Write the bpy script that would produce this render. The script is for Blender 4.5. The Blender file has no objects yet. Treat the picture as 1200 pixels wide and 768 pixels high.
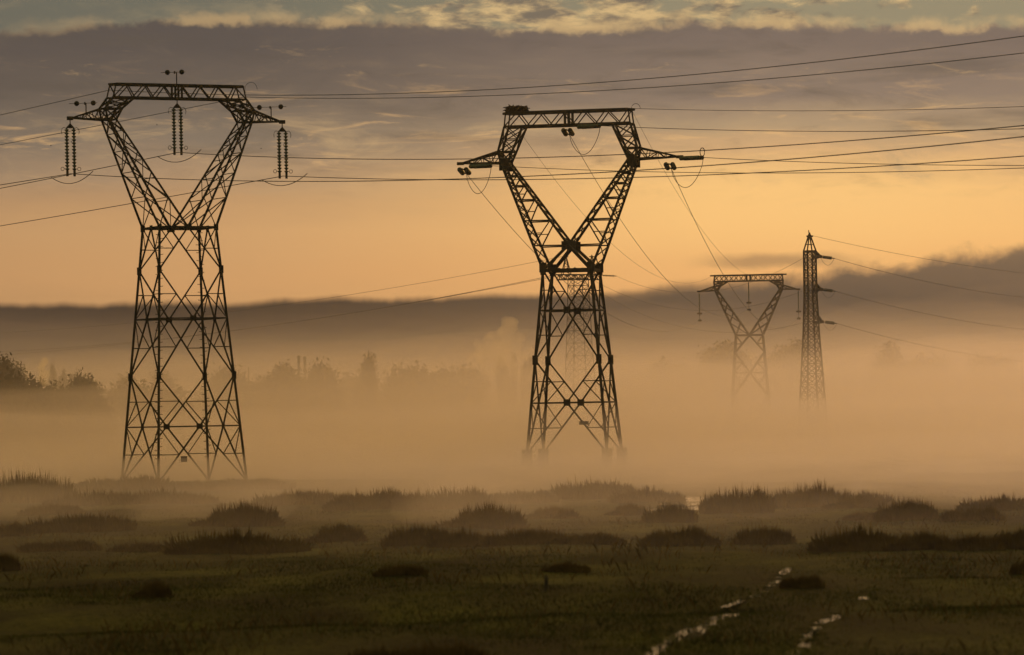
import bpy, math, random
import numpy as np
random.seed(7)
rng = np.random.default_rng(7)
R = math.radians
F, HY, CAMZ = 4886.0, 490.0, 6.15       # focal length and horizon row of the 1200 px wide photograph

ROLL = math.radians(1.05)               # the photograph leans: uprights tip to the left by this much
RC, RS = math.cos(ROLL), math.sin(ROLL)
def un(px, py):
    """photograph column and row -> offsets right of and above the level horizon point"""
    dx, dy = px-600, HY-py
    return dx*RC+dy*RS, -dx*RS+dy*RC
def P(px, py, D):
    a, b = un(px, py)
    return a/F*D, D, CAMZ+b/F*D
def proj(p):
    a, b = p[0]/p[1]*F, (p[2]-CAMZ)/p[1]*F
    return 600+a*RC-b*RS, HY-(a*RS+b*RC)

scene = bpy.context.scene
COL = scene.collection

def lin(r, g, b):
    f = lambda c: ((c/255+0.055)/1.055)**2.4 if c/255 > 0.04045 else c/255/12.92
    return (f(r), f(g), f(b), 1.0)

# ------------------------------------------------------------------ materials
def new_mat(name):
    m = bpy.data.materials.new(name); m.use_nodes = True
    return m, m.node_tree, m.node_tree.nodes['Principled BSDF']

def noisy(name, c1, c2, scale=3.0, rough=0.8, metal=0.0, bump=0.0, spec=0.3, detail=4):
    m, t, b = new_mat(name)
    tc = t.nodes.new('ShaderNodeTexCoord')
    n = t.nodes.new('ShaderNodeTexNoise'); n.inputs['Scale'].default_value = scale; n.inputs['Detail'].default_value = detail
    r = t.nodes.new('ShaderNodeValToRGB')
    r.color_ramp.elements[0].position = 0.35; r.color_ramp.elements[0].color = (*c1, 1)
    r.color_ramp.elements[1].position = 0.65; r.color_ramp.elements[1].color = (*c2, 1)
    t.links.new(tc.outputs['Object'], n.inputs['Vector']); t.links.new(n.outputs[0], r.inputs[0])
    t.links.new(r.outputs[0], b.inputs['Base Color'])
    b.inputs['Roughness'].default_value = rough; b.inputs['Metallic'].default_value = metal
    b.inputs['Specular IOR Level'].default_value = spec
    if bump:
        bp = t.nodes.new('ShaderNodeBump'); bp.inputs['Strength'].default_value = bump
        t.links.new(n.outputs[0], bp.inputs['Height']); t.links.new(bp.outputs[0], b.inputs['Normal'])
    return m

M_steel = noisy('weathered_steel', (0.03, 0.028, 0.026), (0.065, 0.058, 0.052), 1.5, 0.75, 0.2)
M_steel2 = noisy('galvanised_steel', (0.12, 0.115, 0.11), (0.2, 0.19, 0.18), 1.5, 0.6, 0.3)
M_wire = noisy('aluminium_cable', (0.05, 0.05, 0.05), (0.09, 0.09, 0.085), 0.3, 0.7, 0.3)
M_glassy = noisy('insulator_glass', (0.05, 0.07, 0.06), (0.10, 0.13, 0.11), 4, 0.25, 0.0, spec=0.6)
M_conc = noisy('concrete', (0.2, 0.18, 0.16), (0.3, 0.28, 0.25), 2, 0.9)
M_black = noisy('black_plastic', (0.02, 0.02, 0.02), (0.03, 0.03, 0.03), 2, 0.6)
M_nest = noisy('nest_twigs', (0.03, 0.022, 0.015), (0.07, 0.05, 0.035), 6, 0.95)
M_wood = noisy('old_wood', (0.06, 0.045, 0.03), (0.11, 0.085, 0.06), 5, 0.9)
M_bark = noisy('bark', (0.05, 0.04, 0.03), (0.1, 0.08, 0.06), 3, 0.9)
M_leaf = noisy('leaves', (0.04, 0.045, 0.015), (0.09, 0.08, 0.03), 0.6, 0.8)
M_rush = noisy('rushes', (0.09, 0.055, 0.018), (0.20, 0.125, 0.04), 1.3, 0.85, spec=0.1)
M_wall = noisy('rendered_wall', (0.3, 0.27, 0.23), (0.36, 0.33, 0.29), 1, 0.9)
M_roof = noisy('roof_tiles', (0.1, 0.05, 0.035), (0.15, 0.08, 0.05), 4, 0.9)

# ------------------------------------------------------------------ mesh helpers
class MB:
    def __init__(s): s.v = []; s.f = []
    def bar(s, a, b, w, w2=None):
        a = np.array(a, float); b = np.array(b, float); d = b-a; L = np.linalg.norm(d)
        if L < 1e-4: return
        d /= L; up = np.array((0, 0, 1.0)) if abs(d[2]) < 0.9 else np.array((1.0, 0, 0))
        x = np.cross(d, up); x /= np.linalg.norm(x); y = np.cross(d, x)
        h = w/2; h2 = (w2 or w)/2; o = len(s.v)
        for p, q in ((a, h), (b, h2)):
            for i, j in ((-1, -1), (1, -1), (1, 1), (-1, 1)):
                s.v.append(tuple(p+x*i*q+y*j*q))
        s.f += [(o, o+3, o+2, o+1), (o+4, o+5, o+6, o+7)]
        for k in range(4): s.f.append((o+k, o+(k+1) % 4, o+4+(k+1) % 4, o+4+k))
    def box(s, c, dx, dy, dz, ax=(1, 0, 0), ay=(0, 1, 0), az=(0, 0, 1)):
        c = np.array(c, float); ax = np.array(ax, float)*dx/2; ay = np.array(ay, float)*dy/2; az = np.array(az, float)*dz/2
        o = len(s.v)
        for k in (-1, 1):
            for i, j in ((-1, -1), (1, -1), (1, 1), (-1, 1)): s.v.append(tuple(c+ax*i+ay*j+az*k))
        s.f += [(o, o+3, o+2, o+1), (o+4, o+5, o+6, o+7)]
        for k in range(4): s.f.append((o+k, o+(k+1) % 4, o+4+(k+1) % 4, o+4+k))
    def tube(s, pts, r, n=6, closed=False):
        pts = [np.array(p, float) for p in pts]; o = len(s.v); m = len(pts)
        rr = r if hasattr(r, '__len__') else [r]*m
        for i, p in enumerate(pts):
            d = pts[(i+1) % m]-pts[i-1] if closed else pts[min(i+1, m-1)]-pts[max(i-1, 0)]
            d = d/(np.linalg.norm(d)+1e-9); up = np.array((0, 0, 1.0)) if abs(d[2]) < 0.95 else np.array((1.0, 0, 0))
            x = np.cross(d, up); x /= np.linalg.norm(x); y = np.cross(d, x)
            for k in range(n):
                t = 2*math.pi*k/n; s.v.append(tuple(p+(x*math.cos(t)+y*math.sin(t))*rr[i]))
        for i in range(m if closed else m-1):
            a = o+i*n; b = o+((i+1) % m)*n
            for k in range(n): s.f.append((a+k, a+(k+1) % n, b+(k+1) % n, b+k))
        if not closed:
            s.f.append(tuple(o+k for k in range(n))[::-1]); s.f.append(tuple(o+(m-1)*n+k for k in range(n)))
    def lathe(s, p0, d, prof, n=10):
        s.tube_prof = None
        p0 = np.array(p0, float); d = np.array(d, float); d /= np.linalg.norm(d)
        pts = [p0+d*t for t, _ in prof]; o = len(s.v)
        up = np.array((0, 0, 1.0)) if abs(d[2]) < 0.9 else np.array((1.0, 0, 0))
        x = np.cross(d, up); x /= np.linalg.norm(x); y = np.cross(d, x)
        for p, (_, r) in zip(pts, prof):
            for k in range(n):
                t = 2*math.pi*k/n; s.v.append(tuple(p+(x*math.cos(t)+y*math.sin(t))*r))
        for i in range(len(prof)-1):
            a = o+i*n; b = a+n
            for k in range(n): s.f.append((a+k, a+(k+1) % n, b+(k+1) % n, b+k))
        s.f.append(tuple(o+k for k in range(n))[::-1]); s.f.append(tuple(o+(len(prof)-1)*n+k for k in range(n)))
    def ball(s, c, r, n=10):
        prof = [(-r*math.cos(math.pi*i/n), max(r*math.sin(math.pi*i/n), r*0.01)) for i in range(n+1)]
        s.lathe(c, (0, 0, 1), prof, n)
    def build(s, name, mat, parent=None, origin=None):
        me = bpy.data.meshes.new(name)
        v = s.v
        if parent is not None and origin is None: origin = tuple(parent.get('_o', (0, 0, 0)))
        if origin is not None: v = [(a-origin[0], b-origin[1], c-origin[2]) for a, b, c in v]
        me.from_pydata(v, [], s.f); me.update()
        o = bpy.data.objects.new(name, me); COL.objects.link(o); me.materials.append(mat)
        if parent is not None:
            o.parent = parent; o['_o'] = origin
        elif origin is not None:
            o.location = origin
        return o

def np_mesh(name, V, Fc, mat, smooth=False):
    """V (n,3) and Fc (m,k) arrays to a mesh"""
    me = bpy.data.meshes.new(name); k = Fc.shape[1]
    me.vertices.add(len(V)); me.vertices.foreach_set('co', V.astype(np.float32).ravel())
    me.loops.add(Fc.size); me.loops.foreach_set('vertex_index', Fc.astype(np.int32).ravel())
    me.polygons.add(len(Fc)); me.polygons.foreach_set('loop_start', np.arange(0, Fc.size, k, dtype=np.int32))
    if smooth: me.polygons.foreach_set('use_smooth', np.ones(len(Fc), bool))
    me.update(calc_edges=True); me.validate(); me.materials.append(mat)
    return me

def obj(name, me, loc=(0, 0, 0), rz=0, sc=(1, 1, 1), parent=None):
    o = bpy.data.objects.new(name, me); COL.objects.link(o); o.location = loc; o.rotation_euler = (0, 0, rz); o.scale = sc
    if parent is not None: o.parent = parent
    return o

def empty(name, loc):
    o = bpy.data.objects.new(name, None); COL.objects.link(o); o.location = loc; o['_o'] = tuple(loc); o.empty_display_size = 0.5
    return o

def tag(o, label=None, cat=None, group=None, kind=None):
    if label: o['label'] = label
    if cat: o['category'] = cat
    if group: o['group'] = group
    if kind: o['kind'] = kind
    return o

# ------------------------------------------------------------------ terrain
def vnoise(x, y, seed):
    xi = np.floor(x).astype(np.int64); yi = np.floor(y).astype(np.int64); fx = x-xi; fy = y-yi
    fx = fx*fx*(3-2*fx); fy = fy*fy*(3-2*fy)
    def h(a, b):
        n = (a*374761393+b*668265263+seed*974634777) & 0x7fffffff
        n = ((n ^ (n >> 13))*1274126177) & 0x7fffffff
        return ((n ^ (n >> 16)) & 0xffff)/65535.0
    return (h(xi, yi)*(1-fx)+h(xi+1, yi)*fx)*(1-fy)+(h(xi, yi+1)*(1-fx)+h(xi+1, yi+1)*fx)*fy
def fbm(x, y, seed, o=4):
    s = 0; a = 0.5
    for i in range(o): s = s+a*vnoise(x*2**i, y*2**i, seed+i); a *= 0.5
    return s

def px2ground(px, py):
    a, b = un(px, py); D = -CAMZ*F/b; return a/F*D, D
# water runs as they lie on the field: points (column, row, half width in columns)
RUNS = [
    [(750, 775, 11), (775, 757, 12), (800, 744, 12), (822, 731, 10), (842, 722, 10), (857, 717, 7)],
    [(848, 709, 3), (868, 702, 4), (884, 697, 4), (898, 689, 4), (909, 680, 5), (917, 671, 5), (924, 663, 3)],
    [(954, 648, 4), (962, 646, 7), (968, 644, 5)],
    [(928, 775, 13), (937, 757, 12), (950, 743, 12), (958, 731, 14), (972, 723, 15), (982, 718, 7)],
    [(1012, 700, 5), (1018, 694, 6), (1026, 689, 4)],
    [(800, 588.5, 8), (820, 587.5, 22), (840, 587.5, 12)],
    [(706, 587.3, 4), (722, 586.6, 12), (738, 586.5, 5)],
]
RUNS_W = []
for rn in RUNS:
    q = []
    for (px, py, w) in rn:
        x, y = px2ground(px, py); q.append((x, y, w/F*y*(0.62 if py > 600 else 1.0)))
    RUNS_W.append(q)

def run_field(x, y, wide=0.0):
    """1 inside a water run, falling to 0 beyond its edge"""
    m = np.zeros_like(x)
    jx = ((fbm(x*1.6, y*0.5, 91, 4)-0.47)*2.2+(vnoise(x*6, y*1.6, 55)-0.5)*2.6) if not wide else 0*x
    for q in RUNS_W:
        for (x0, y0, w0), (x1, y1, w1) in zip(q[:-1], q[1:]):
            # distances measured with y squeezed: the runs are long in depth
            sy = 0.12 if y0 < 250 else 0.07
            dx, dy = x1-x0, (y1-y0)*sy; L = dx*dx+dy*dy+1e-6
            t = np.clip(((x-x0)*dx+(y-y0)*sy*dy)/L, 0, 1)
            jx = jx*(0.75 if y0 > 280 else 1.0)
            d = np.hypot(x-x0-t*dx, (y-y0)*sy-t*dy); w = w0+t*(w1-w0)+wide
            m = np.maximum(m, np.clip(1.2-d/(w+1e-6)+jx*0.9, 0, 1))
    return m

def ground_z(x, y, carve=True):
    near = np.clip((700-y)/300, 0, 1)
    z = (fbm(x/14, y/30, 3, 4)-0.47)*0.75*near
    z = z+(fbm(x/3.0, y/5.0, 17, 3)-0.45)*0.20*near
    z = z-0.26*np.exp(-((y-134-2*np.sin(x/9))/5.0)**2)+0.08*np.exp(-((y-146-2*np.sin(x/9))/5.0)**2)    # shallow ditch and its bank
    z = z+0.35*np.exp(-((x-6.6)**2+(y-480)**2)/(2*40.0**2))
    for (tx, ty, tz) in ((-31.6, 400, 0.6), (7, 480, 0.32)):
        w = np.exp(-(((x-tx)**2+(y-ty)**2)/(2*20.0**2))); z = z*(1-w)+tz*w
    if carve:
        c_ = np.clip(run_field(x, y, 1.3)*1.3, 0, 1)
        z = z*(1-c_)+np.minimum(z, -0.02)*c_
        for (ax_, ay_, rx, ry) in ((820, 590, 8, 34), (722, 588.5, 5, 34), (962, 648, 3, 13), (1018, 696, 3, 9), (905, 690, 3, 14)):
            xc, yc = px2ground(ax_, ay_)
            g_ = np.exp(-(((x-xc)/rx)**2+((y-yc)/ry)**2)**2); z = z*(1-g_)+np.minimum(z*0.12-0.04, -0.03)*g_
        m = run_field(x, y); near2 = np.clip(m*1.6, 0, 1)
        z = z*(1-near2)+(-0.0)*near2-0.16*np.clip(m-0.35, 0, 0.4)/0.4
    return z

ys = np.concatenate([np.arange(-60, 96, 6.0), np.arange(96, 215, 0.34), np.arange(215, 330, 0.9), np.arange(330, 700, 5), np.geomspace(700, 9000, 40)])
xs = np.concatenate([-np.geomspace(60, 5000, 26)[::-1], np.arange(-59.5, -36, 1.2), np.arange(-36, 36, 0.26), np.arange(36, 60, 1.2), np.geomspace(60.5, 5000, 26)])
X, Y = np.meshgrid(xs, ys)
Zg = ground_z(X, Y)
V = np.stack([X.ravel(), Y.ravel(), Zg.ravel()], 1)
nx = len(xs); ny = len(ys)
i = (np.arange(ny-1)[:, None]*nx+np.arange(nx-1)[None, :]).ravel()
Fc = np.stack([i, i+1, i+nx+1, i+nx], 1)
m, t, b = new_mat('meadow')
tc = t.nodes.new('ShaderNodeTexCoord'); mp = t.nodes.new('ShaderNodeMapping'); mp.inputs['Scale'].default_value = (0.16, 0.05, 1)
n1 = t.nodes.new('ShaderNodeTexNoise'); n1.inputs['Scale'].default_value = 1.0; n1.inputs['Detail'].default_value = 8; n1.inputs['Roughness'].default_value = 0.65
r1 = t.nodes.new('ShaderNodeValToRGB'); e = r1.color_ramp.elements
e[0].position = 0.34; e[0].color = (0.018, 0.016, 0.004, 1); e[1].position = 0.68; e[1].color = (0.13, 0.135, 0.024, 1)
k_ = r1.color_ramp.elements.new(0.5); k_.color = (0.05, 0.052, 0.011, 1)
n2 = t.nodes.new('ShaderNodeTexNoise'); n2.inputs['Scale'].default_value = 3.5; n2.inputs['Detail'].default_value = 6
mx = t.nodes.new('ShaderNodeMix'); mx.data_type = 'RGBA'; mx.blend_type = 'MULTIPLY'; mx.inputs[0].default_value = 0.8
r2 = t.nodes.new('ShaderNodeValToRGB'); r2.color_ramp.elements[0].position = 0.3; r2.color_ramp.elements[0].color = (0.35, 0.35, 0.35, 1); r2.color_ramp.elements[1].position = 0.7; r2.color_ramp.elements[1].color = (1.3, 1.2, 1.1, 1)
t.links.new(tc.outputs['Object'], mp.inputs[0]); t.links.new(mp.outputs[0], n1.inputs['Vector']); t.links.new(n1.outputs[0], r1.inputs[0])
t.links.new(tc.outputs['Object'], n2.inputs['Vector']); t.links.new(n2.outputs[0], r2.inputs[0])
t.links.new(r1.outputs[0], mx.inputs[6]); t.links.new(r2.outputs[0], mx.inputs[7]); t.links.new(mx.outputs[2], b.inputs['Base Color'])
b.inputs['Roughness'].default_value = 0.95; b.inputs['Specular IOR Level'].default_value = 0.1
bp = t.nodes.new('ShaderNodeBump'); bp.inputs['Strength'].default_value = 0.7; bp.inputs['Distance'].default_value = 0.25
t.links.new(n2.outputs[0], bp.inputs['Height']); t.links.new(bp.outputs[0], b.inputs['Normal'])
M_ground = m
tag(obj('ground', np_mesh('ground', V, Fc, M_ground, True)), 'dark rough meadow running back into the mist', kind='structure')

# water lying in the hollows: level sheets cut to the neighbourhood of each run
m, t, b = new_mat('standing_water')
b.inputs['Base Color'].default_value = (0.02, 0.02, 0.016, 1); b.inputs['Roughness'].default_value = 0.06; b.inputs['IOR'].default_value = 1.33
n = t.nodes.new('ShaderNodeTexNoise'); n.inputs['Scale'].default_value = 6; n.inputs['Detail'].default_value = 4
bp = t.nodes.new('ShaderNodeBump'); bp.inputs['Strength'].default_value = 0.25; bp.inputs['Distance'].default_value = 0.05
tc = t.nodes.new('ShaderNodeTexCoord'); t.links.new(tc.outputs['Object'], n.inputs['Vector'])
t.links.new(n.outputs[0], bp.inputs['Height']); t.links.new(bp.outputs[0], b.inputs['Normal'])
M_water = m
for q in RUNS_W:
    L = []; Rr = []
    for (x, y, w) in q:
        L.append((x-w*2.4, y, -0.075)); Rr.append((x+w*2.4, y, -0.075))
    if q[0][1] > 280:          # the far pools lie across the view
        a, b2 = min(v[0] for v in L)-2.5, max(v[0] for v in Rr)+2.5; yy = sum(v[1] for v in L)/len(L)
        L = [(a, yy-24, -0.045), (a, yy+24, -0.045)]; Rr = [(b2, yy-24, -0.045), (b2, yy+24, -0.045)]
    vs = L+Rr; nn = len(L)
    fs = [(k, nn+k, nn+k+1, k+1) for k in range(nn-1)]
    if fs and (q[0][1] > q[-1][1]): fs = [f[::-1] for f in fs]
    me = bpy.data.meshes.new('water'); me.from_pydata(vs, [], fs); me.update(); me.materials.append(M_water)
    tag(obj('water', me), 'shallow water glinting between grass in the meadow', kind='structure')

# ------------------------------------------------------------------ blades
def blades(x, y, z, h, w, lean=0.35, leanaz=None):
    """bent two-segment blades, 5 vertices, as quads + triangles folded to quads"""
    n = len(x); az = rng.uniform(0, 2*np.pi, n); la = rng.uniform(0, 2*np.pi, n) if leanaz is None else leanaz
    l = rng.uniform(0, lean, n)*h
    cx, cy = np.cos(az)*w/2, np.sin(az)*w/2; lx, ly = np.cos(la)*l, np.sin(la)*l
    V = np.empty((n, 4, 3))
    V[:, 0] = np.stack([x-cx, y-cy, z-0.03], 1); V[:, 1] = np.stack([x+cx, y+cy, z-0.03], 1)
    V[:, 2] = np.stack([x+cx*0.7+lx*0.35, y+cy*0.7+ly*0.35, z+h*0.6], 1)
    V[:, 3] = np.stack([x+lx, y+ly, z+h], 1)
    Fc = np.arange(n*4).reshape(n, 4)
    return V.reshape(-1, 3), Fc

# short grass over the part of the meadow in view (uncountable)
def field(nb, y0, y1, h0, h1, wfac, dens_pow=1.0, seed=5):
    u = rng.uniform(0, 1, nb); y = y0*(y1/y0)**u
    x = rng.uniform(-0.145, 0.145, nb)*y
    d = fbm(x/5, y/14, seed, 4)
    keep = rng.uniform(0, 1, nb) < np.clip((d-0.30)*3.2, 0.12, 1)**dens_pow
    x, y, d = x[keep], y[keep], d[keep]
    wet = run_field(x, y); k2 = rng.uniform(0, 1, len(x)) > np.where(y > 250, np.clip(wet*3, 0, 1), np.clip(wet*2.2, 0, 0.80))
    x, y, d = x[k2], y[k2], d[k2]
    h = rng.uniform(h0, h1, len(x))*np.clip(d*1.9, 0.5, 1.5)
    return blades(x, y, ground_z(x, y), h, wfac*y/100*rng.uniform(0.6, 1.4, len(x)), 0.8)
m, t, b = new_mat('grass')
tc = t.nodes.new('ShaderNodeTexCoord'); n = t.nodes.new('ShaderNodeTexNoise'); n.inputs['Scale'].default_value = 0.22; n.inputs['Detail'].default_value = 9; n.inputs['Roughness'].default_value = 0.75
r = t.nodes.new('ShaderNodeValToRGB'); r.color_ramp.elements[0].position = 0.38; r.color_ramp.elements[0].color = (0.024, 0.022, 0.005, 1)
r.color_ramp.elements[1].position = 0.64; r.color_ramp.elements[1].color = (0.16, 0.155, 0.026, 1)
t.links.new(tc.outputs['Object'], n.inputs['Vector']); t.links.new(n.outputs[0], r.inputs[0]); t.links.new(r.outputs[0], b.inputs['Base Color'])
b.inputs['Roughness'].default_value = 0.8; b.inputs['Specular IOR Level'].default_value = 0.15
M_grass = m
V1, F1 = field(300000, 100, 340, 0.04, 0.11, 0.013)
tag(obj('grass', np_mesh('grass', V1, F1, M_grass)), 'rough grass covering the wet meadow', kind='stuff')
xx, yy2 = [], []
for q in RUNS_W:
    for (x0, y0, w0), (x1, y1, w1) in zip(q[:-1], q[1:]):
        n_ = int(40+22*math.hypot(x1-x0, y1-y0)*(w0+w1)); t_ = rng.uniform(0, 1, n_)
        xx.append(x0+(x1-x0)*t_+rng.normal(0, 0.9, n_)*(w0+w1)/2); yy2.append(y0+(y1-y0)*t_+rng.normal(0, 0.8, n_))
xx = np.concatenate(xx); yy2 = np.concatenate(yy2); keep = vnoise(xx*3, yy2*0.8, 66) > 0.45; xx, yy2 = xx[keep], yy2[keep]
V1, F1 = blades(xx, yy2, np.full(len(xx), -0.09), rng.uniform(0.05, 0.15, len(xx)), rng.uniform(0.02, 0.05, len(xx)), 1.5)
tag(obj('water_grass', np_mesh('water_grass', V1, F1, M_grass)), 'grass stems standing in the shallow water', kind='stuff')
V1, F1 = field(9000, 102, 260, 0.18, 0.42, 0.011, 2.5, 41)
tag(obj('weed_stems', np_mesh('weed_stems', V1, F1, M_rush)), 'taller dry stems scattered through the grass', kind='stuff')

# rush clumps, one object each
def rush_mesh(seed, n=6500):
    g = np.random.default_rng(seed)
    # footprint made of overlapping tussocks
    k = g.integers(22, 34); tx = g.uniform(-0.42, 0.42, k); ty = g.uniform(-0.3, 0.3, k); tr = g.uniform(0.07, 0.19, k); th = g.uniform(0.45, 1.0, k)*(1.05-0.5*np.abs(tx))
    which = g.integers(0, k, n); a = g.uniform(0, 2*np.pi, n); rr = np.sqrt(g.uniform(0, 1, n))*tr[which]
    x = tx[which]+np.cos(a)*rr; y = ty[which]+np.sin(a)*rr*0.8
    h = th[which]*(1-0.5*(rr/tr[which])**2)*g.beta(1.8, 1.7, n)*1.2
    n_ = n; az = g.uniform(0, 2*np.pi, n_); w = g.uniform(0.003, 0.007, n_)
    lx, ly = np.cos(a)*rr*0.35+g.normal(0, 0.018, n_), np.sin(a)*rr*0.35
    V = np.empty((n_, 4, 3)); cx, cy = np.cos(az)*w/2, np.sin(az)*w/2
    V[:, 0] = np.stack([x-cx, y-cy, 0*x-0.25], 1); V[:, 1] = np.stack([x+cx, y+cy, 0*x-0.25], 1)
    V[:, 2] = np.stack([x+cx*0.8+lx*0.5, y+cy*0.8+ly*0.5, h*0.65], 1); V[:, 3] = np.stack([x+lx, y+ly, h], 1)
    return np_mesh('rush_clump', V.reshape(-1, 3), np.arange(n_*4).reshape(n_, 4), M_rush)
RUSH = [rush_mesh(100+k) for k in range(6)]
CL = [ # column, base row, width, height, label
 (22, 588, 100, 36, 'large misty bank of rushes at the far left edge behind the others'),
 (150, 578, 110, 17, 'low misty rush clump right at the left feet of the left pylon'),
 (262, 577, 120, 16, 'low misty rush clump right at the right feet of the left pylon'),
 (112, 592, 90, 20, 'faint low rush clump in mist just left of the left pylon feet'),
 (196, 592, 100, 20, 'faint rush clump in mist right below the feet of the left pylon'),
 (285, 616, 96, 30, 'tall misty rush clump rising behind the big dark clump'),
 (90, 623, 108, 22, 'long dark rush clump on the left in the second row'),
 (12, 628, 40, 20, 'rush clump cut by the left edge beside the long second row clump'),
 (66, 643, 76, 16, 'low wide rush clump below the long clump on the left'),
 (160, 643, 54, 14, 'small low rush clump between the wide clump and the big dark clump'),
 (280, 645, 135, 32, 'big dark rush clump, widest and darkest left of the middle'),
 (398, 633, 64, 22, 'medium rush clump right of the big dark clump'),
 (350, 594, 90, 20, 'faint misty rush clump right of the left pylon'),
 (440, 598, 90, 26, 'misty rush clump left of the two pylons middle gap'),
 (515, 598, 95, 28, 'misty rush clump left of the right pylon in the back row'),
 (488, 639, 66, 26, 'dark rush clump left end of the long central row'),
 (545, 641, 70, 22, 'rush clump second in the long central row'),
 (572, 616, 92, 28, 'tall hazy rush clump standing above the long central row'),
 (612, 641, 84, 22, 'rush clump third in the long central row'),
 (690, 640, 76, 16, 'low rush clump at the right end of the long central row'),
 (604, 590, 70, 20, 'pale misty rush clump below left of the right pylon'),
 (690, 584, 92, 26, 'misty rush clump directly under the right pylon'),
 (760, 588, 70, 20, 'misty rush clump left of the bright far pool'),
 (738, 602, 44, 15, 'small rush clump in front of the small far pool'),
 (783, 611, 54, 22, 'dark compact rush clump just below the bright far pool'),
 (799, 639, 76, 23, 'dark rounded rush clump in the middle right foreground row'),
 (860, 600, 66, 34, 'tall rush clump right beside the bright far pool'),
 (912, 594, 70, 24, 'misty rush clump second right of the bright far pool'),
 (960, 592, 70, 28, 'misty rush clump third right of the bright far pool'),
 (1014, 594, 80, 20, 'long low misty rush clump right of the back row'),
 (1060, 609, 62, 30, 'tall dark rush clump on the right behind the widest right clump'),
 (1026, 607, 60, 13, 'low rush clump leaning against the tall dark right clump'),
 (1136, 611, 58, 22, 'rush clump right of the tall dark one, near the right edge'),
 (892, 637, 60, 24, 'dark rush clump above the thin winding water'),
 (1012, 645, 100, 30, 'widest rush clump on the right, dark, beyond the small round puddle'),
 (1082, 645, 70, 24, 'rush clump joined to the right end of the widest right clump'),
 (1135, 645, 66, 20, 'low rush clump between the widest right clump and the edge'),
 (1192, 642, 50, 32, 'rush clump cut by the right edge of the view'),
 (938, 688, 40, 22, 'lone dark rush clump right of the thin winding water'),
 (468, 678, 50, 16, 'small dark rush clump alone in the open grass left of middle'),
 (665, 673, 44, 13, 'small rush clump alone in the open grass in the middle'),
 (182, 695, 40, 20, 'dim rush clump by the dark ditch on the left'),
 (2, 667, 32, 26, 'dark rush clump low on the left edge'),
 (1197, 671, 22, 20, 'small rush clump low on the right edge'),
 (485, 782, 150, 42, 'nearest rush clump, blurred dark at the bottom edge'),
 (60, 606, 60, 16, 'faint rush clump between the misty bank and the second row on the left'),
 (1180, 600, 90, 18, 'faint long rush clump in mist near the right edge'),
 (648, 606, 60, 14, 'faint low rush clump under the left legs of the right pylon'),
]
random.seed(3)
for k, (px, py, w, h, lab) in enumerate(CL):
    x, y = px2ground(px, py)
    o = obj('rush_clump', RUSH[k % 6], (x, y, float(ground_z(np.array([x]), np.array([y]))[0])), random.uniform(-0.25, 0.25)+(math.pi if k % 2 else 0),
            (w/F*y*1.12, w/F*y*0.75, h/F*y*random.uniform(1.05, 1.25)))
    tag(o, lab, 'rushes', 'rush clumps on the meadow')

# ------------------------------------------------------------------ pylons
LW = None
class Frame:
    """local pylon frame: u along the arms, v along the line, z given as a photo row at the pylon's distance"""
    def __init__(s, cx, D, theta, ref):
        s.k = F/D; s.D = D; a, b = un(cx, ref); s.cx = a/F*D; s.dz = (b-(HY-ref))/s.k; s.c = math.cos(R(theta)); s.s = math.sin(R(theta))
    def n(s, u, v, row):
        u /= s.k; v /= s.k
        return np.array((s.cx+u*s.c-v*s.s, s.D+u*s.s+v*s.c, CAMZ+(HY-row)/s.k+s.dz))

def plate(mb, fr, p, wu, wz, t, along='u'):
    ax = (fr.c, fr.s, 0); ay = (-fr.s, fr.c, 0)
    if along == 'u': mb.box(p, wu, t, wz, ax, ay)
    else: mb.box(p, t, wu, wz, ax, ay)

def zigzag(mb, A0, A1, B0, B1, n, w, cross=False, ribs=True, ratio=1.0):
    """lacing between chord A (A0->A1) and chord B (B0->B1)"""
    A0, A1, B0, B1 = map(np.array, (A0, A1, B0, B1))
    ts = [0.0]; st = 1.0
    for q in range(n): ts.append(ts[-1]+st); st *= ratio
    ts = [q/ts[-1] for q in ts]
    for q in range(n):
        a0 = A0+(A1-A0)*ts[q]; a1 = A0+(A1-A0)*ts[q+1]; b0 = B0+(B1-B0)*ts[q]; b1 = B0+(B1-B0)*ts[q+1]
        if cross: mb.bar(a0, b1, w); mb.bar(b0, a1, w)
        elif q % 2: mb.bar(a0, b1, w)
        else: mb.bar(b0, a1, w)
        if ribs and q: mb.bar(a0, b0, w*0.9)

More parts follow.
